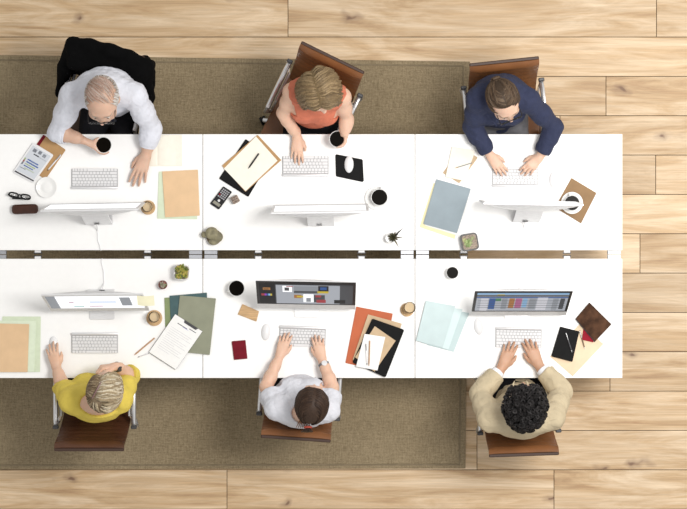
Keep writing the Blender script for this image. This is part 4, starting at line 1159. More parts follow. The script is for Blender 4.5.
def strands(hd, starts, flow, n, step, w, rg, cols, lift=(.05, .12), fall=False, flat=.55, wave=0., zmin=-1e9, taper=.35):
    """Locks of hair over the skull; local head coordinates. Returns an MB in world coordinates."""
    mb = MB(); rad = Vector((.081, .100, .092)); c0 = Vector((0, -.012, .018)); T = hd.T()
    for st in starts:
        p = Vector(st); lf = rg.uniform(*lift); col = rg.choice(cols); v = rg.uniform(.82, 1.18); col = tuple(min(1, a * v) for a in col)
        ph = rg.uniform(0, 6.3); wv = wave * rg.uniform(.6, 1.3); pts = []; N = max(3, int(n * rg.uniform(.8, 1.15)))
        for i in range(N):
            q = p - c0; e = Vector((q.x / rad.x, q.y / rad.y, q.z / rad.z)); L = e.length
            l2 = lf * min(1, .35 + i / 3)
            if (L < 1 + l2) or not fall or i < 3:
                e = e / L * (1 + l2); p = c0 + Vector((e.x * rad.x, e.y * rad.y, e.z * rad.z))
            nrm = Vector((e.x / rad.x, e.y / rad.y, e.z / rad.z)).normalized()
            d = flow(p, nrm, i)
            if d is None: break
            side = d.cross(nrm)
            pts.append(p + side * (wv * math.sin(ph + i * .9)))
            p = p + d * step
            if p.z < zmin: break
        if len(pts) < 3: continue
        m = len(pts); rs = [w * rg.uniform(.8, 1.2) * (.45 + .55 * min(1, i / 2)) * (1 - (1 - taper) * max(0, (i - m * .55) / (m * .45))) for i in range(m)]
        mb.tube(pts, rs, 6, 0, T, flat=flat, col=col)
    return mb
def tangent(t, nrm):
    d = t - nrm * t.dot(nrm)
    return d.normalized() if d.length > 1e-5 else None

def scalp(hd, f, grow, plane_d, tilt=.62, k=.006):
    """Cap of hair: the skull grown by grow, kept above a tilted plane."""
    f.ell(hd.w(0, -.012, .018), [a * hd.s for a in (.077, .096, .088)], hd.R, k, grow=grow)
    n = hd.R @ Vector((0, math.sin(tilt), -math.cos(tilt)))
    f.cut(hd.w(0, 0, 0) - n * plane_d * hd.s, n, .2, .006)

HAIRM = mat('hair', (.2, .15, .1), .55, attr=True, spec=.25, var=.22, scale=120, stretch=(1, 1, 1))

def skin_attr(me, hd, base, off, lips, brow):
    n = len(me.vertices); co = np.zeros(n * 3, np.float32); me.vertices.foreach_get('co', co); co = co.reshape(-1, 3) + np.array(off)
    q = (co - np.array(hd.c)) @ np.array(hd.R) / hd.s
    c = np.tile(np.array(base, float), (n, 1))
    x, y, z = q[:, 0], q[:, 1], q[:, 2]
    near = (np.abs(x) < .09) & (y > .04) & (np.abs(z) < .13)
    def mixin(m, col, wgt):
        m = np.clip(m, 0, 1)[:, None] * wgt; c[:] = c * (1 - m) + np.array(col) * m
    mixin(near * (1.3 - np.sqrt((x / .024) ** 2 + ((z + .0715) / .012) ** 2)) * 3, lips, .75)
    mixin(near * (1.25 - np.sqrt(((np.abs(x) - .032) / .02) ** 2 + ((z - .018 + (np.abs(x) - .03) * .15) / .0055) ** 2)) * 3, brow, .8)
    a = me.color_attributes.new('Col', 'FLOAT_COLOR', 'POINT')
    a.data.foreach_set('color', np.concatenate([c, np.ones((n, 1))], 1).astype(np.float32).ravel())

SKINM = mat('skin', (.6, .4, .3), .5, attr=True, var=.05, scale=25, bump=.06, bscale=250, sss=.12)

class Person:
    def __init__(s, label, fwd, pelvis, neck, shoulders, head, yaw, pitch, roll, sc, arms, bulk=1., fem=False, hs=1.12):
        """arms: (elbow, wrist) for image-left (A) and image-right (B); all positions are world points."""
        s.fwd = Vector((*fwd, 0)).normalized(); s.lat = Vector((s.fwd.y, -s.fwd.x, 0))     # lat = sitter's right
        s.pel = Vector(pelvis); s.neck = Vector(neck); s.sh = [Vector(q) for q in shoulders]; s.arms = arms
        s.b = bulk; s.hd = Head(head, yaw, pitch, roll, hs); s.fem = fem
        s.off = Vector((s.pel.x, s.pel.y, .46))
        s.root = empty('person', s.off, label, 'person', 'people working at the desks')
        s.shl = (s.sh[1] - s.sh[0]).normalized()
        up = (s.neck - s.pel).normalized(); x = (s.shl - up * s.shl.dot(up)).normalized(); y = up.cross(x)
        s.RT = Matrix((x, y, up)).transposed(); s.up = up
        if y.dot(s.fwd) < 0: s.back = y
        else: s.back = -y
        # image-left is A; the legs follow the sitter's own sides
        s.hips = [s.pel + s.lat * (q * .085) for q in (-1, 1)]
        s.knees = [s.pel + s.lat * (q * .115) + s.fwd * .43 + V(0, 0, -.03) for q in (-1, 1)]
        s.ank = [k + s.fwd * .02 + V(0, 0, -s.pel.z + .03 + .085) for k in s.knees]
    def torso(s, f, g=0., k=.05):
        b = s.b; L = (s.neck - s.pel).length; at = lambda t, o=0.: s.pel + s.up * (L * t) + s.back * o
        f.ell(at(.0), [.165 * b + g, .125 * b + g, .105 + g], s.RT, k)
        f.ell(at(.28, .0), [.140 * b + g, .108 * b + g, .15 + g], s.RT, k)
        f.ell(at(.64, .0), [.158 * b + g, .115 * b + g, .17 + g], s.RT, k)
        f.ell(at(.80, .012), [.150 * b + g, .100 * b + g, .10 + g], s.RT, k)
        if s.fem:
            for q in (-1, 1): f.ell(at(.62, -.085) + s.shl * (q * .07), [.058 + g, .055 + g, .06 + g], s.RT, k)
        m = s.neck - s.up * .04
        for q in s.sh:
            f.cone(m, q, .060 * b + g, .052 * b + g, k)
            f.cone(s.neck + s.up * .015, q * .55 + m * .45, .045 + g, .05 + g, k)
    def arm(s, f, i, g=0., t0=0., t1=2., k=.03):
        """t: 0 shoulder, 1 elbow, 2 wrist"""
        sh, (el, wr) = s.sh[i], s.arms[i][:2]; b = s.b ** .6 * (.92 if s.fem else 1.)
        P_ = [(sh, .052 * b), (sh * .5 + el * .5, .045 * b), (el, .038 * b), (el * .68 + wr * .32, .039 * b), (el * .3 + wr * .7, .031 * b), (wr, .0235 * b ** .5)]
        tt = [0, .5, 1, 1.32, 1.7, 2]
        pts = []
        for j in range(len(P_)):
            pts.append((tt[j], *P_[j]))
        def lerp(t):
            for (ta, pa, ra), (tb, pb, rb) in zip(pts[:-1], pts[1:]):
                if ta <= t <= tb: q = (t - ta) / (tb - ta); return pa * (1 - q) + pb * q, ra + (rb - ra) * q
        seq = [lerp(t0)] + [(p, r) for t, p, r in pts if t0 < t < t1] + [lerp(t1)]
        f.chain([p for p, _ in seq], [r + g for _, r in seq], k)
        return seq
    def legs(s, f, g=0., k=.04, hem=True):
        for h, kn, an in zip(s.hips, s.knees, s.ank):
            f.cone(h, kn, .082 * s.b ** .5 + g, .056 + g, k); f.cone(kn, an, .054 + g, .036 + g, .02)
    def body(s, base, lips, brow, hands):
        f = SDF(); s.torso(f); s.legs(f)
        f.cone(s.neck - s.up * .03, s.hd.w(0, -.015, -.06), .056 * (1 if not s.fem else .9), .050 * (1 if not s.fem else .9), .03)
        s.hd.build(f)
        for i in (0, 1): s.arm(f, i)
        for h in hands: h(f)
        for an in s.ank: f.cone(an, an + s.fwd * .12 + V(0, 0, -.05), .034, .024, .02)
        me = f.mesh('body', .0052, s.off)
        skin_attr(me, s.hd, base, s.off, lips, brow)
        o = link('body', me, SKINM, s.root); s.hd.eyes(s.root, s.off)
        return o
    def part(s, name, f, m, h=.006, **kw):
        return link(name, f.mesh(name, h, s.off, **kw), m, s.root)
    def trousers(s, m):
        f = SDF(); L = (s.neck - s.pel).length; b = s.b
        f.ell(s.pel, [.165 * b + .013, .125 * b + .013, .118], s.RT, .04); f.ell(s.pel + s.up * .1, [.15 * b + .012, .112 * b + .012, .07], s.RT, .04)
        s.legs(f, .014); s.part('trousers', f, m, .008, wrinkle=.003, wl=.08)
        for an in s.ank:
            f = SDF(); f.cone(an + V(0, 0, -.035), an + s.fwd * .15 + V(0, 0, -.058), .044, .030, .02); f.cone(an + V(0, 0, .0), an + V(0, 0, -.045), .042, .042, .02)
            f.cut(V(an.x, an.y, .013), (0, 0, -1), .3); s.part('shoe', f, M['shoe'], .007)
    def hair_mesh(s, mbs, cap=None, capcol=(.1, .08, .06)):
        mb = MB()
        for q in mbs:
            n = len(mb.v); mb.v += q.v; mb.c += q.c; mb.f += [[i + n for i in fc] for fc in q.f]; mb.m += q.m
        if cap is not None:
            me = cap.mesh('cap', .005); n = len(mb.v)
            mb.v += [tuple(v.co) for v in me.vertices]; mb.c += [capcol] * len(me.vertices)
            for p in me.polygons: mb.f.append([i + n for i in p.vertices]); mb.m.append(0)
            bpy.data.meshes.remove(me)
        return mb.build('hair', HAIRM, s.root, s.off, smooth=True, attr=True)
    def watch(s, i, t, face, strap):
        sh, (el, wr) = s.sh[i], s.arms[i][:2]; d = (wr - el).normalized(); p = el + (wr - el) * t; r = .0235 + (1 - t) * .022
        ref = V(0, 0, 1); a = d.cross(ref).normalized(); b = a.cross(d); mb = MB(); n = 20; vs = []; fs = []
        for k in range(n):
            q = 2 * PI * k / n; u = a * math.cos(q) + b * math.sin(q)
            for rr, hh in ((r + .003, -.010), (r + .006, -.010), (r + .006, .010), (r + .003, .010)): vs.append(p + u * rr * s.b ** .5 + d * hh)
        for k in range(n):
            for j in range(4): fs.append([k * 4 + j, k * 4 + (j + 1) % 4, ((k + 1) % n) * 4 + (j + 1) % 4, ((k + 1) % n) * 4 + j])
        mb.add(vs, fs); w_ = bmesh_fix(mb.build('wristwatch', strap, s.root, s.off, smooth=True))
        u = (b + a * .2).normalized(); T = Matrix.Translation(p + u * (r + .004)) @ u.to_track_quat('Z', 'Y').to_matrix().to_4x4()
        mb = MB(); mb.lathe([(.002, 0), (.017, 0), (.018, .003), (.0165, .006), (.002, .0065)], 20, T=T); mb.build('watch_case', face, w_, s.off, smooth=True)

def rnd_dirs(n, rg, cond):
    out = []
    while len(out) < n:
        v = Vector((rg.gauss(0, 1), rg.gauss(0, 1), rg.gauss(0, 1))).normalized()
        if cond(v): out.append(Vector((v.x * .081, v.y * .100 - .012, v.z * .092 + .018)))
    return out

# ---------------- the man in the white shirt (top left, facing the bottom of the picture)
def man_white():
    el, wr = [P(58, 132, .84), P(151.5, 128, .82)], [P(83, 140, .865), P(146.2, 154, .775)]
    s = Person('balding grey haired man in a white shirt, holding a cup, a black jacket behind him', (-.12, -1), P(112, 99, .58), P(103, 88, 1.10), [P(73, 95, 1.055), P(134, 95, 1.055)],
               P(102, 99.5, 1.285), 180, 12, 0, 1.16, [(el[0], wr[0]), (el[1], wr[1])], 1.06, hs=1.19)
    cc = P(103.4, 145, .86)
    hands = [lambda f: grip(f, wr[0], (cc.x, cc.y), .040, [.862, .843, .824, .806], math.radians(195), 1.75, 1.1, -1.2),
             lambda f: hand(f, wr[1], V(-.34, -1, -.02), V(0, 0, 1), V(-1, 0, 0), 1.12, (7, 8, 6), 1.5)]
    s.body((.58, .375, .275), (.46, .20, .17), (.33, .26, .21), hands)
    f = SDF(); s.torso(f, .016)
    s.arm(f, 0, .020, 0, 1.30); s.arm(f, 1, .020, 0, 1.70)
    # opening at the neck and straight cuffs
    f.ell(s.neck + s.up * .055 - s.back * .028, (.056, .06, .055), s.RT, .008, 's')
    for i, t in ((0, .28), (1, .68)):
        e, w_ = el[i], wr[i]; f.cut(e + (w_ - e) * t, (w_ - e), .075)
    shirt = s.part('shirt', f, mat('white_shirt_cotton', (.64, .655, .72), .85, var=.03, bump=.1, fold=.45), wrinkle=.004, wl=.075, seed=4)
    # collar
    mb = MB(); n = 28; vs = []; fs = []
    for k in range(n):
        q = 2 * PI * k / n; x = math.cos(q); y = math.sin(q); front = max(0, -y if s.RT.col[1].dot(s.fwd) < 0 else y)
        for rr, zz in ((.062, .050), (.066, .052), (.086, .008 - .03 * front), (.080, .004 - .03 * front)):
            vs.append(s.neck + s.shl * (x * rr) + s.RT.col[1] * (y * rr * 1.05) + s.up * zz - s.back * .02)
    for k in range(n):
        for j in range(4): fs.append([k * 4 + j, k * 4 + (j + 1) % 4, ((k + 1) % n) * 4 + (j + 1) % 4, ((k + 1) % n) * 4 + j])
    mb.add(vs, fs); bmesh_fix(mb.build('collar', mat('white_shirt_cotton'), shirt, s.off, smooth=True))
    for i, t in ((0, .245), (1, .645)):
        e, w_ = el[i], wr[i]; d = (w_ - e).normalized(); p = e + (w_ - e) * t; f = SDF(); r = (.061, .050)[i]
        f.cone(p - d * .02, p + d * .02, r, r - .002, .004); f.cone(p - d * .05, p + d * .08, r - .012, r - .012, .001, 's'); f.cut(p + d * .018, d, .08); f.cut(p - d * .022, -d, .08)
        link('cuff', f.mesh('cuff', .004, s.off), mat('white_shirt_cotton'), shirt)
    mb = MB(); nk = s.neck - s.back * .098 + s.up * .0
    base = lambda t: s.pel + s.up * ((s.neck - s.pel).length * t) - s.back * (.148 if t < .75 else .148 - (t - .75) * .20)
    for a, b, wa, wb in ((.93, .86, .022, .018), (.86, .25, .018, .042), (.25, .18, .042, .004)):
        pa, pb = base(a), base(b); x = s.shl
        vs = [pa - x * wa, pa + x * wa, pb + x * wb, pb - x * wb]; vs += [v - s.back * .006 for v in vs]
        mb.add(vs, [[0, 1, 2, 3], [7, 6, 5, 4], [0, 4, 5, 1], [1, 5, 6, 2], [2, 6, 7, 3], [3, 7, 4, 0]])
    bmesh_fix(mb.build('tie', M['tie'], s.root, s.off))
    s.trousers(M['denim'])
    # thin grey hair: sides and back full, a few strands over the crown
    rg = random.Random(5); up = V(0, 0, 1)
    cols = [(.42, .39, .36), (.52, .49, .46), (.33, .29, .26), (.60, .57, .54)]
    side = rnd_dirs(520, rg, lambda v: (-.35 < v.z < .60 and v.y < .50 and (abs(v.x) > .35 or v.y < -.25)))
    m1 = strands(s.hd, side, lambda p, n, i: tangent(V(p.x * 1.2, -.10 - abs(p.x) * .2, -.6), n), 6, .011, .0030, rg, cols, (.02, .05), flat=.5)
    top = rnd_dirs(260, rg, lambda v: v.z > .50 and v.y < .60)
    m2 = strands(s.hd, top, lambda p, n, i: tangent(V(.75, -.6, 0), n), 8, .010, .0012, rg, [(.34, .22, .17), (.42, .30, .25), (.45, .38, .33)], (.006, .014), flat=.5)
    s.hair_mesh([m1, m2])
    g = s.hd.T() @ Matrix.Translation((0, .118, -.008)); gp = bpy.data.objects.new('glasses', None); COL.objects.link(gp); gp.parent = s.root; gp.location = s.hd.w(0, .118, -.008) - s.off
    T = Matrix.Translation(-s.off - gp.location) @ g
    spectacles(gp, T, M['black'], .0026, .052, .036)
    return s, cc
man_a, cup_a = man_white()
cup('white cup of black coffee held by the man in the white shirt', 103.4, 145, 8.2, .062, .072, None, fill=.93, taper=.78)

# ---------------- the woman in the orange top
def woman_orange():
    el, wr = [P(283, 113, .86), P(347, 119, .87)], [P(297.0, 136, .775), P(344.5, 133, .865)]
    s = Person('woman with wavy dark blonde hair in an orange sleeveless top, holding a cup', (-.1, -1), P(314, 116, .57), P(317, 90, 1.07), [P(292, 92, 1.02), P(342, 97, 1.02)],
               P(319.5, 91.5, 1.245), 180 + 14, -12, 0, 1.08, [(el[0], wr[0]), (el[1], wr[1])], 1.0, True, hs=1.14)
    cc = P(337.6, 139, .85)
    hands = [lambda f: hand(f, wr[0], V(.0, -1, -.03), V(0, 0, 1), V(1, 0, 0), .95, (9, 14, 12), 1.1),
             lambda f: grip(f, wr[1], (cc.x, cc.y), .041, [.862, .845, .828, .812], math.radians(20), -1.9, 1.0, 1.0)]
    s.body((.66, .43, .315), (.50, .18, .16), (.22, .15, .09), hands)
    f = SDF(); s.torso(f, .011)
    f.ell(s.neck + s.up * .055 - s.back * .02, (.070, .068, .060), s.RT, .01, 's')
    for i in (0, 1):
        d = (s.sh[i] - s.neck).normalized(); f.cut(s.sh[i] + d * .004, d, .16)
        f.ell(s.sh[i] + d * .045 - V(0, 0, .03), (.055, .07, .075), s.RT, .01, 's')
    s.part('top', f, mat('orange_top_knit', (.56, .165, .095), .85, var=.12, scale=18, bump=.1, fold=.4), wrinkle=.004, wl=.06, seed=8)
    s.trousers(M['denim'])
    rg = random.Random(15)
    cols = [(.175, .122, .064), (.205, .143, .074), (.24, .17, .092), (.145, .097, .050)]
    st = []
    for i in range(520):
        t = rg.uniform(-1, 1); sd = rg.choice((-1, 1)); a = (t * .9 + .1)
        st.append(V(.012 + sd * rg.uniform(.001, .02), math.cos(a + PI / 2) * -.10 * 1. - .012, .018 + .092 * abs(math.sin(a + PI / 2))))
    st += rnd_dirs(320, rg, lambda v: v.z > -.1 and v.y < .45)
    upw = s.hd.R.transposed() @ V(0, 0, 1)
    def flow(p, n, i):
        sd = 1 if p.x > .012 else -1
        t = V(sd * (.9 if i < 4 else .25), -.18 + .55 * (p.y + .012) * 5 if i < 4 else .10, -.25 if i < 4 else -.7) - upw * (.1 if i < 5 else .7)
        return tangent(t, n) if i < 8 else t.normalized()
    m1 = strands(s.hd, st, flow, 17, .0155, .0046, rg, cols, (.12, .22), True, wave=.003, taper=.3)
    cap = SDF(); scalp(s.hd, cap, .013, .02, .55)
    s.hair_mesh([m1], cap, (.14, .095, .045))
    return s
woman_b = woman_orange()
cup('white cup of black coffee held by the woman in the orange top', 337.6, 139, 8.4, .056, .070, None, fill=.9, taper=.78)

# ---------------- the woman in the navy jacket
def woman_navy():
    el, wr = [P(472, 127, .845), P(554, 127, .845)], [P(490, 155, .792), P(540, 156.5, .792)]
    s = Person('woman in a navy jacket and glasses with brown hair pulled back, typing', (.1, -1), P(497.5, 114, .57), P(502, 91, 1.08), [P(478, 99, 1.04), P(528, 100, 1.04)],
               P(503.5, 100.5, 1.26), 180 + 22, 6, 0, 1.0, [(el[0], wr[0]), (el[1], wr[1])], 1.0, True, hs=1.08)
    hands = [lambda f: hand(f, wr[0], V(.62, -.85, -.03), V(0, 0, 1), V(.8, .8, 0), .92, (18, 26, 18), 1.0),
             lambda f: hand(f, wr[1], V(-.70, -.75, -.03), V(0, 0, 1), V(-.8, .8, 0), .92, (18, 26, 18), 1.0)]
    s.body((.64, .42, .31), (.48, .17, .15), (.13, .08, .05), hands)
    f = SDF(); s.torso(f, .017)
    for i in (0, 1): s.arm(f, i, .017, 0, 1.9)
    f.ell(s.neck + s.up * .03 - s.back * .10, (.055, .085, .16), s.RT, .01, 's'); f.ell(s.neck + s.up * .06 - s.back * .02, (.062, .06, .06), s.RT, .01, 's')
    for i in (0, 1): f.cut(el[i] + (wr[i] - el[i]) * .88, wr[i] - el[i], .07)
    navy = mat('navy_wool', (.020, .026, .062), .85, var=.1, bump=.12, fold=.45)
    jk = s.part('jacket', f, navy, wrinkle=.0035, wl=.075, seed=3)
    for q in (-1, 1):
        mb = MB(); a = s.neck + s.up * .035 + s.shl * (q * .062) + s.back * .01; b = s.neck + s.shl * (q * .078) - s.back * .085 - s.up * .03; c = s.neck + s.shl * (q * .02) - s.back * .16 - s.up * .20
        d = s.neck + s.shl * (q * .10) - s.back * .11 - s.up * .09
        vs = [a, b, d, c]; vs += [v - s.back * .008 + s.up * .006 for v in vs]
        mb.add(vs, [[0, 1, 2], [0, 2, 3], [4, 6, 5], [4, 7, 6], [0, 4, 5, 1], [1, 5, 6, 2], [2, 6, 7, 3], [3, 7, 4, 0]]); bmesh_fix(mb.build('lapel', navy, jk, s.off))
    f = SDF(); s.torso(f, .009); f.ell(s.neck + s.up * .05 - s.back * .03, (.075, .08, .075), s.RT, .01, 's')
    s.part('blouse', f, mat('black_blouse', (.02, .02, .024), .7, var=.1), .007)
    s.trousers(M['greytrouser'])
    rg = random.Random(25); cols = [(.055, .034, .020), (.075, .047, .028), (.042, .027, .017), (.11, .075, .048)]
    bun = V(.0, -.104, .040); st = []
    for i in range(150):
        sd = rg.choice((-1, 1)); y = rg.uniform(-.03, .075); st.append(V(.004 + sd * rg.uniform(.001, .007), y, .12))
    st += rnd_dirs(150, rg, lambda v: v.y < .72 and v.z > -.35 and (v.z > .0 or v.y < .2) and abs(v.x) > .25)
    def flow(p, n, i):
        t = bun - p
        if t.length < .02: return None
        if i < 4: t = t.normalized() + V((1 if p.x > .004 else -1) * (.9 - .2 * i), 0, -.3)
        return tangent(t, n)
    m1 = strands(s.hd, st, flow, 15, .0125, .0052, rg, cols, (.03, .08), flat=.5, taper=.7)
    cap = SDF(); scalp(s.hd, cap, .008, .025, .72); cap.ell(s.hd.w(*bun), (.030, .024, .028), s.hd.R, .012)
    bm_ = MB()
    for k in range(6):
        pts = []
        for j in range(12):
            q = j / 11 * 5.2 + k; r_ = .017 + .006 * math.sin(k * 2.1)
            pts.append(s.hd.w(bun.x + r_ * math.cos(q), bun.y - .008 + .005 * k - .012, bun.z + r_ * math.sin(q)))
        bm_.tube(pts, .008, 6, col=cols[k % 4])
    s.hair_mesh([m1, bm_], cap, (.045, .029, .018))
    gp = bpy.data.objects.new('glasses', None); COL.objects.link(gp); gp.parent = s.root; gp.location = s.hd.w(0, .116, -.010) - s.off
    T = Matrix.Translation(-s.off - gp.location) @ s.hd.T() @ Matrix.Translation((0, .116, -.010))
    spectacles(gp, T, M['black'], .0028, .050, .034)
woman_navy()

# ---------------- the woman in the yellow top (bottom row: facing the top of the picture)
def woman_yellow():
    el, wr = [P(62.5, 386, .85), P(130, 375, .80)], [P(56.5, 368, .785), P(115.5, 366.5, .93)]
    s = Person('woman with short blonde hair in a yellow top, hand on a mouse', (0, 1), P(96, 391, .57), P(98, 403, 1.07), [P(71, 401, 1.02), P(120.5, 400, 1.02)],
               P(104.5, 390.5, 1.235), -14, -22, 0, 1.0, [(el[0], wr[0]), (el[1], wr[1])], 1.0, True, hs=1.12)
    hands = [lambda f: hand(f, wr[0], V(-.22, 1, .12), V(0, 0, 1), V(1, .2, 0), .92, (18, 28, 20), 1.5),
             lambda f: hand(f, wr[1], V(-.9, -.05, .35), V(.25, .9, .3), V(-.1, -.2, 1), .95, (55, 70, 40), .4)]
    s.body((.63, .405, .29), (.50, .2, .17), (.25, .18, .12), hands)
    f = SDF(); s.torso(f, .016)
    for i, t in ((0, 1.06), (1, 1.16)): s.arm(f, i, .020, 0, t)
    f.ell(s.neck + s.up * .045 - s.back * .0, (.124, .086, .066), s.RT, .012, 's')
    for i, t in ((0, .04), (1, .14)): f.cut(el[i] + (wr[i] - el[i]) * t, wr[i] - el[i], .075)
    s.part('sweater', f, mat('yellow_knit', (.64, .50, .085), .9, var=.08, scale=14, bump=.15, fold=.4), wrinkle=.0035, wl=.075, seed=6)
    s.trousers(M['denim'])
    s.watch(1, .93, M['darkgrey'], M['darkgrey'])
    rg = random.Random(35); cols = [(.40, .33, .22), (.48, .41, .29), (.33, .26, .165), (.54, .48, .37), (.27, .205, .125)]
    dark = [(.12, .08, .045), (.17, .12, .07), (.24, .18, .11)]
    # parting on the left, hair swept over to the right
    st = []; st2 = []
    for i in range(420): y = rg.uniform(-.085, .06); st.append(V(-.026 + rg.uniform(0, .012), y, .11 - .4 * max(0, -y - .03)))
    for i in range(260): y = rg.uniform(-.085, .06); st2.append(V(-.03 - rg.uniform(0, .010), y, .11 - .4 * max(0, -y - .03)))
    f1 = lambda p, n, i: tangent(V(.9, .38, -.10 * i), n); f2 = lambda p, n, i: tangent(V(-.8, .10 - .25 * (i > 3), -.12 * i), n)
    m1 = strands(s.hd, st, f1, 13, .0135, .0044, rg, cols, (.08, .22), flat=.6, wave=.003)
    m2 = strands(s.hd, st2, f2, 9, .0125, .0042, rg, dark + dark + cols[2:3], (.06, .14), flat=.6, wave=.003)
    bk = rnd_dirs(380, rg, lambda v: v.y < .1 and -.65 < v.z < .6)
    m3 = strands(s.hd, bk, lambda p, n, i: tangent(V(.25 * (1 if p.x > -.03 else -1), -.1, -.8), n), 6, .013, .0044, rg, cols[:3] + dark, (.06, .12), flat=.6)
    m4 = strands(s.hd, rnd_dirs(300, rg, lambda v: v.z > -.2 and v.x > .1), f1, 8, .012, .0042, rg, cols, (.12, .24), flat=.6, wave=.003)
    cap = SDF(); scalp(s.hd, cap, .010, .04, .55)
    s.hair_mesh([m1, m2, m3, m4], cap, (.22, .16, .10))
    mb = MB(); pts = []
    for j in range(10):
        a = -.75 + j * .13; pts.append(s.hd.w(-.040 + .0035 * j, -.012 - .106 * math.sin(-a) * 1.0, .018 + .104 * math.cos(a) * .98))
    mb.tube(pts, .0036, 8, flat=.7); mb.build('hair_clip', mat('mauve_clip', (.20, .11, .11), .3), s.root, s.off, smooth=True)
woman_yellow()

# ---------------- the woman in the pale grey T-shirt
def woman_grey():
    el, wr = [P(266, 387, .86), P(332.5, 387.5, .86)], [P(279.5, 356.5, .790), P(322, 359.5, .790)]
    s = Person('woman with a dark brown ponytail in a pale grey T-shirt, typing', (0, 1), P(299, 385, .57), P(303, 413, 1.06), [P(276.5, 408, 1.02), P(328, 410, 1.02)],
               P(312, 403.5, 1.245), -7, -24, 0, 1.0, [(el[0], wr[0]), (el[1], wr[1])], .98, True, hs=1.09)
    hands = [lambda f: hand(f, wr[0], V(.32, 1, .0), V(0, 0, 1), V(1, -.2, 0), .92, (20, 28, 20), 1.0),
             lambda f: hand(f, wr[1], V(-.22, 1, .0), V(0, 0, 1), V(-1, -.2, 0), .92, (20, 28, 20), 1.0)]
    s.body((.66, .43, .315), (.5, .2, .17), (.10, .06, .04), hands)
    f = SDF(); s.torso(f, .014)
    for i in (0, 1): s.arm(f, i, .022, 0, .70)
    f.ell(s.neck + s.up * .055 - s.back * .02, (.072, .065, .055), s.RT, .010, 's')
    for i in (0, 1): f.cut(s.sh[i] + (el[i] - s.sh[i]) * .62, el[i] - s.sh[i], .10)
    s.part('t_shirt', f, mat('pale_grey_jersey', (.60, .61, .66), .9, var=.04, bump=.1, fold=.45), wrinkle=.0035, wl=.07, seed=12)
    s.trousers(M['denim'])
    s.watch(1, .80, M['alu'], mat('grey_strap', (.16, .16, .17), .5))
    rg = random.Random(45); cols = [(.026, .0135, .008), (.034, .018, .011), (.019, .010, .007), (.046, .026, .016)]
    tail = V(-.004, -.108, -.032); st = []
    for i in range(210):
        sd = rg.choice((-1, 1)); y = rg.uniform(-.05, .078); st.append(V(.008 + sd * rg.uniform(.002, .006), y, .115))
    st += rnd_dirs(190, rg, lambda v: v.y < .62 and v.z > -.4 and (v.z > .0 or v.y < .2) and abs(v.x) > .2)
    def flow(p, n, i):
        t = tail - p
        if t.length < .02: return None
        if i < 5: t = t.normalized() + V((1 if p.x > .008 else -1) * (1.2 - .22 * i), .2, -.2)
        return tangent(t, n)
    m1 = strands(s.hd, st, flow, 19, .0128, .0055, rg, cols, (.04, .11), flat=.55, taper=.7)
    m2 = MB()
    for k in range(34):
        a = rg.uniform(0, 6.3); r_ = rg.uniform(.0, .017); sd = rg.uniform(-1, 1); p = s.hd.w(*tail); pts = []
        for j in range(9):
            q = j / 8; w_ = math.sin(min(1, q * 2.2) * PI / 2)
            pts.append(p + V(-.012 * q + (r_ * math.cos(a) + sd * .026 * q) * w_, -.022 - .055 * q + .02 * q * q, -.008 - .165 * q * q + r_ * math.sin(a) * w_))
        m2.tube(pts, [.005 * (.7 + .5 * w2) for w2 in (.3, .6, .9, 1, 1, .9, .7, .4, .1)], 6, col=rg.choice(cols))
    for k in range(8):   # loose strands at the nape
        p = s.hd.w(-.05 + .006 * k, -.085, -.03); pts = [p + V(-.03 * j / 5 * (1 - k / 5), -.012 * j, -.016 * j) for j in range(6)]; m2.tube(pts, [.004, .004, .0035, .003, .002, .001], 5, col=(.17, .075, .035))
    cap = SDF(); scalp(s.hd, cap, .010, .030, .62)
    s.hair_mesh([m1, m2], cap, (.04, .023, .015))
    p = s.hd.w(*tail) + V(-.004, -.018, -.006); mb = MB(); mb.tube([p + V(.019 * math.cos(2 * PI * j / 16), .004 * math.sin(2 * PI * j / 16), .019 * math.sin(2 * PI * j / 16)) for j in range(16)], .0065, 8, closed=True)
    mb.build('hair_tie', mat('red_hair_tie', (.34, .05, .03), .7), s.root, s.off, smooth=True)
woman_grey()

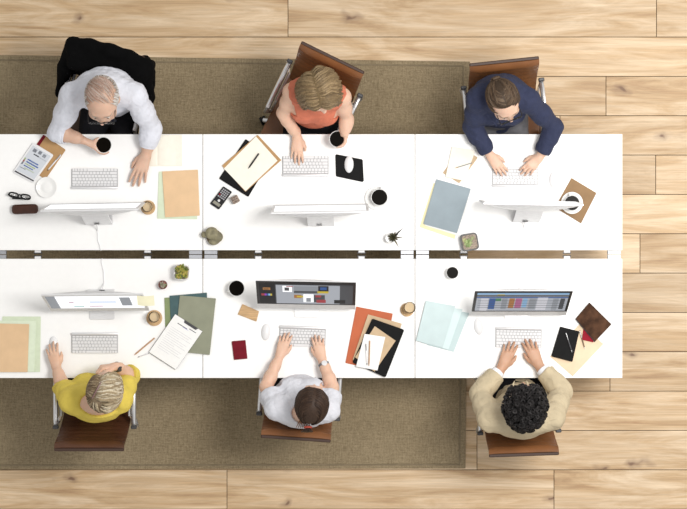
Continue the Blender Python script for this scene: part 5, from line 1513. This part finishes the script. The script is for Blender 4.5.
# ---------------- the man in the khaki jacket
def man_khaki():
    el, wr = [P(479.5, 394, .85), P(562, 391, .85)], [P(502, 367.5, .792), P(538.5, 365, .792)]
    s = Person('man with curly black hair in a khaki jacket, typing', (0, 1), P(521, 398, .58), P(521, 421, 1.10), [P(490, 419, 1.045), P(552, 417, 1.045)],
               P(524.5, 404.5, 1.28), 0, -18, 0, 1.1, [(el[0], wr[0]), (el[1], wr[1])], 1.04, hs=1.18)
    hands = [lambda f: hand(f, wr[0], V(.42, 1, .0), V(0, 0, 1), V(1, -.3, 0), 1.03, (20, 28, 20), 1.2),
             lambda f: hand(f, wr[1], V(-.42, 1, .0), V(0, 0, 1), V(-1, -.3, 0), 1.03, (20, 28, 20), 1.2)]
    s.body((.50, .29, .19), (.36, .14, .11), (.02, .015, .012), hands)
    kh = mat('khaki_cotton', (.49, .41, .275), .85, var=.08, scale=12, bump=.12, fold=.5)
    f = SDF(); s.torso(f, .018)
    for i in (0, 1): s.arm(f, i, .020, 0, 1.78)
    f.ell(s.neck + s.up * .03 - s.back * .12, (.06, .10, .19), s.RT, .012, 's'); f.ell(s.neck + s.up * .06 - s.back * .015, (.066, .064, .06), s.RT, .01, 's')
    for i in (0, 1): f.cut(el[i] + (wr[i] - el[i]) * .74, wr[i] - el[i], .08)
    jk = s.part('jacket', f, kh, wrinkle=.004, wl=.08, seed=21)
    for q in (-1, 1):
        mb = MB(); a = s.neck + s.up * .045 + s.shl * (q * .060) + s.back * .02; b = s.neck + s.up * .02 + s.shl * (q * .092) - s.back * .045; d = s.neck + s.shl * (q * .115) - s.back * .10 - s.up * .06; c = s.neck + s.shl * (q * .035) - s.back * .19 - s.up * .20
        vs = [a, b, d, c]; vs += [v - s.back * .010 + s.up * .008 for v in vs]
        mb.add(vs, [[0, 1, 2], [0, 2, 3], [4, 6, 5], [4, 7, 6], [0, 4, 5, 1], [1, 5, 6, 2], [2, 6, 7, 3], [3, 7, 4, 0]]); bmesh_fix(mb.build('lapel', kh, jk, s.off))
    mb = MB(); n = 20; vs = []; fs = []
    for k in range(n + 1):
        q = PI * (-.12 + 1.24 * k / n)
        for rr, zz in ((.064, .052), (.069, .054), (.090, .018), (.084, .014)): vs.append(s.neck + s.shl * (math.cos(q) * rr) + s.back * (math.sin(q) * rr - .018) + s.up * zz)
    for k in range(n):
        for j in range(4): fs.append([k * 4 + j, k * 4 + (j + 1) % 4, k * 4 + 4 + (j + 1) % 4, k * 4 + 4 + j])
    fs += [[0, 1, 2, 3], [n * 4 + 3, n * 4 + 2, n * 4 + 1, n * 4]]
    mb.add(vs, fs); bmesh_fix(mb.build('collar', kh, jk, s.off, smooth=True))
    f = SDF(); s.torso(f, .010); f.ell(s.neck + s.up * .055 - s.back * .02, (.066, .066, .06), s.RT, .01, 's')
    ws = mat('white_shirt_poplin', (.74, .75, .78), .85, var=.03)
    sh = s.part('shirt', f, ws, .007)
    for i in (0, 1):
        e, w_ = el[i], wr[i]; d = (w_ - e).normalized(); p = e + (w_ - e) * .76; f = SDF()
        f.cone(p - d * .03, p + d * .026, .047, .041, .004); f.cone(p + d * .01, p + d * .06, .036, .034, .002, 's'); f.cut(p + d * .022, d, .07); link('cuff', f.mesh('cuff', .004, s.off), ws, sh)
    s.trousers(M['denim'])
    rg = random.Random(55); mb = MB(); cols = [(.008, .007, .007), (.012, .010, .010), (.018, .016, .016), (.005, .0045, .0045)]
    for v in rnd_dirs(620, rg, lambda v: v.z > -.45 and v.y < .70 and (v.y < .25 or v.z > .12)):
        nrm = (v - V(0, -.012, .018)).normalized(); a = nrm.orthogonal().normalized(); a = Matrix.Rotation(rg.uniform(0, 6.3), 3, nrm) @ a; b = nrm.cross(a)
        r_ = rg.uniform(.005, .010); pts = []; h0 = rg.uniform(.010, .026)
        for j in range(11):
            q = j / 10 * rg.uniform(5.5, 6.6); pts.append(s.hd.w(*(v + nrm * (h0 + .010 * math.sin(q * .5)) + a * (r_ * math.cos(q)) + b * (r_ * math.sin(q)))))
        mb.tube(pts, rg.uniform(.0045, .0065), 5, col=rg.choice(cols))
    cap = SDF(); scalp(s.hd, cap, .016, .035, .60)
    s.hair_mesh([mb], cap, (.008, .007, .007))
man_khaki()

# ------------------------------------------------------------------ black jacket draped over the chair of the man in the white shirt
def draped_jacket():
    o = chair_a; T = Matrix.Translation(o.location) @ Matrix.Rotation(o.rotation_euler.z, 4, 'Z'); w = lambda x, y, z: T @ V(x, y, z)
    off = w(0, -.36, .7); off.z = .7
    t = empty('jacket', off, 'black jacket draped over the chair back behind the man in the white shirt', 'jacket')
    f = SDF(); f.chain([w(-.20, -.37, .925), w(-.12, -.385, .945), w(0, -.39, .95), w(.12, -.385, .945), w(.20, -.37, .925)], [.034, .036, .036, .036, .034], .03)
    f.slab(w(0, -.30, .80), (.25, .055, .15), (Matrix.Rotation(o.rotation_euler.z, 3, 'Z') @ Matrix.Rotation(math.radians(18), 3, 'X')), .03, .05)
    R = (Matrix.Rotation(o.rotation_euler.z, 3, 'Z') @ Matrix.Rotation(math.radians(-18), 3, 'X'))
    f.slab(w(0, -.325, .68), (.235, .040, .26), R, .03, .03)
    for q in (-1, 1):     # front panels hang forward over the arms
        f.chain([w(q * .235, -.36, .89), w(q * .258, -.22, .80), w(q * .262, -.06, .70)], [.045, .038, .024], .03)
        f.chain([w(q * .24, -.34, .75), w(q * .262, -.2, .62), w(q * .266, -.06, .56)], [.040, .034, .022], .03)
        f.chain([w(q * .258, -.22, .78), w(q * .264, -.14, .60)], [.035, .028], .03)
    # room for the chair back itself
    link('jacket_body', f.mesh('jacket_body', .008, off, wrinkle=.004, wl=.12, seed=9), mat('black_wool', (.0022, .0022, .0024), .95, var=.2, spec=.1), t)
    for q in (-1, 1):
        f = SDF(); f.chain([w(q * .17, -.375, .89), w(q * .19, -.385, .72), w(q * .18, -.36, .46)], [.040, .042, .036], .02)
        link('sleeve', f.mesh('sleeve', .008, off, wrinkle=.006, wl=.09, seed=14), mat('black_wool'), t)
draped_jacket()
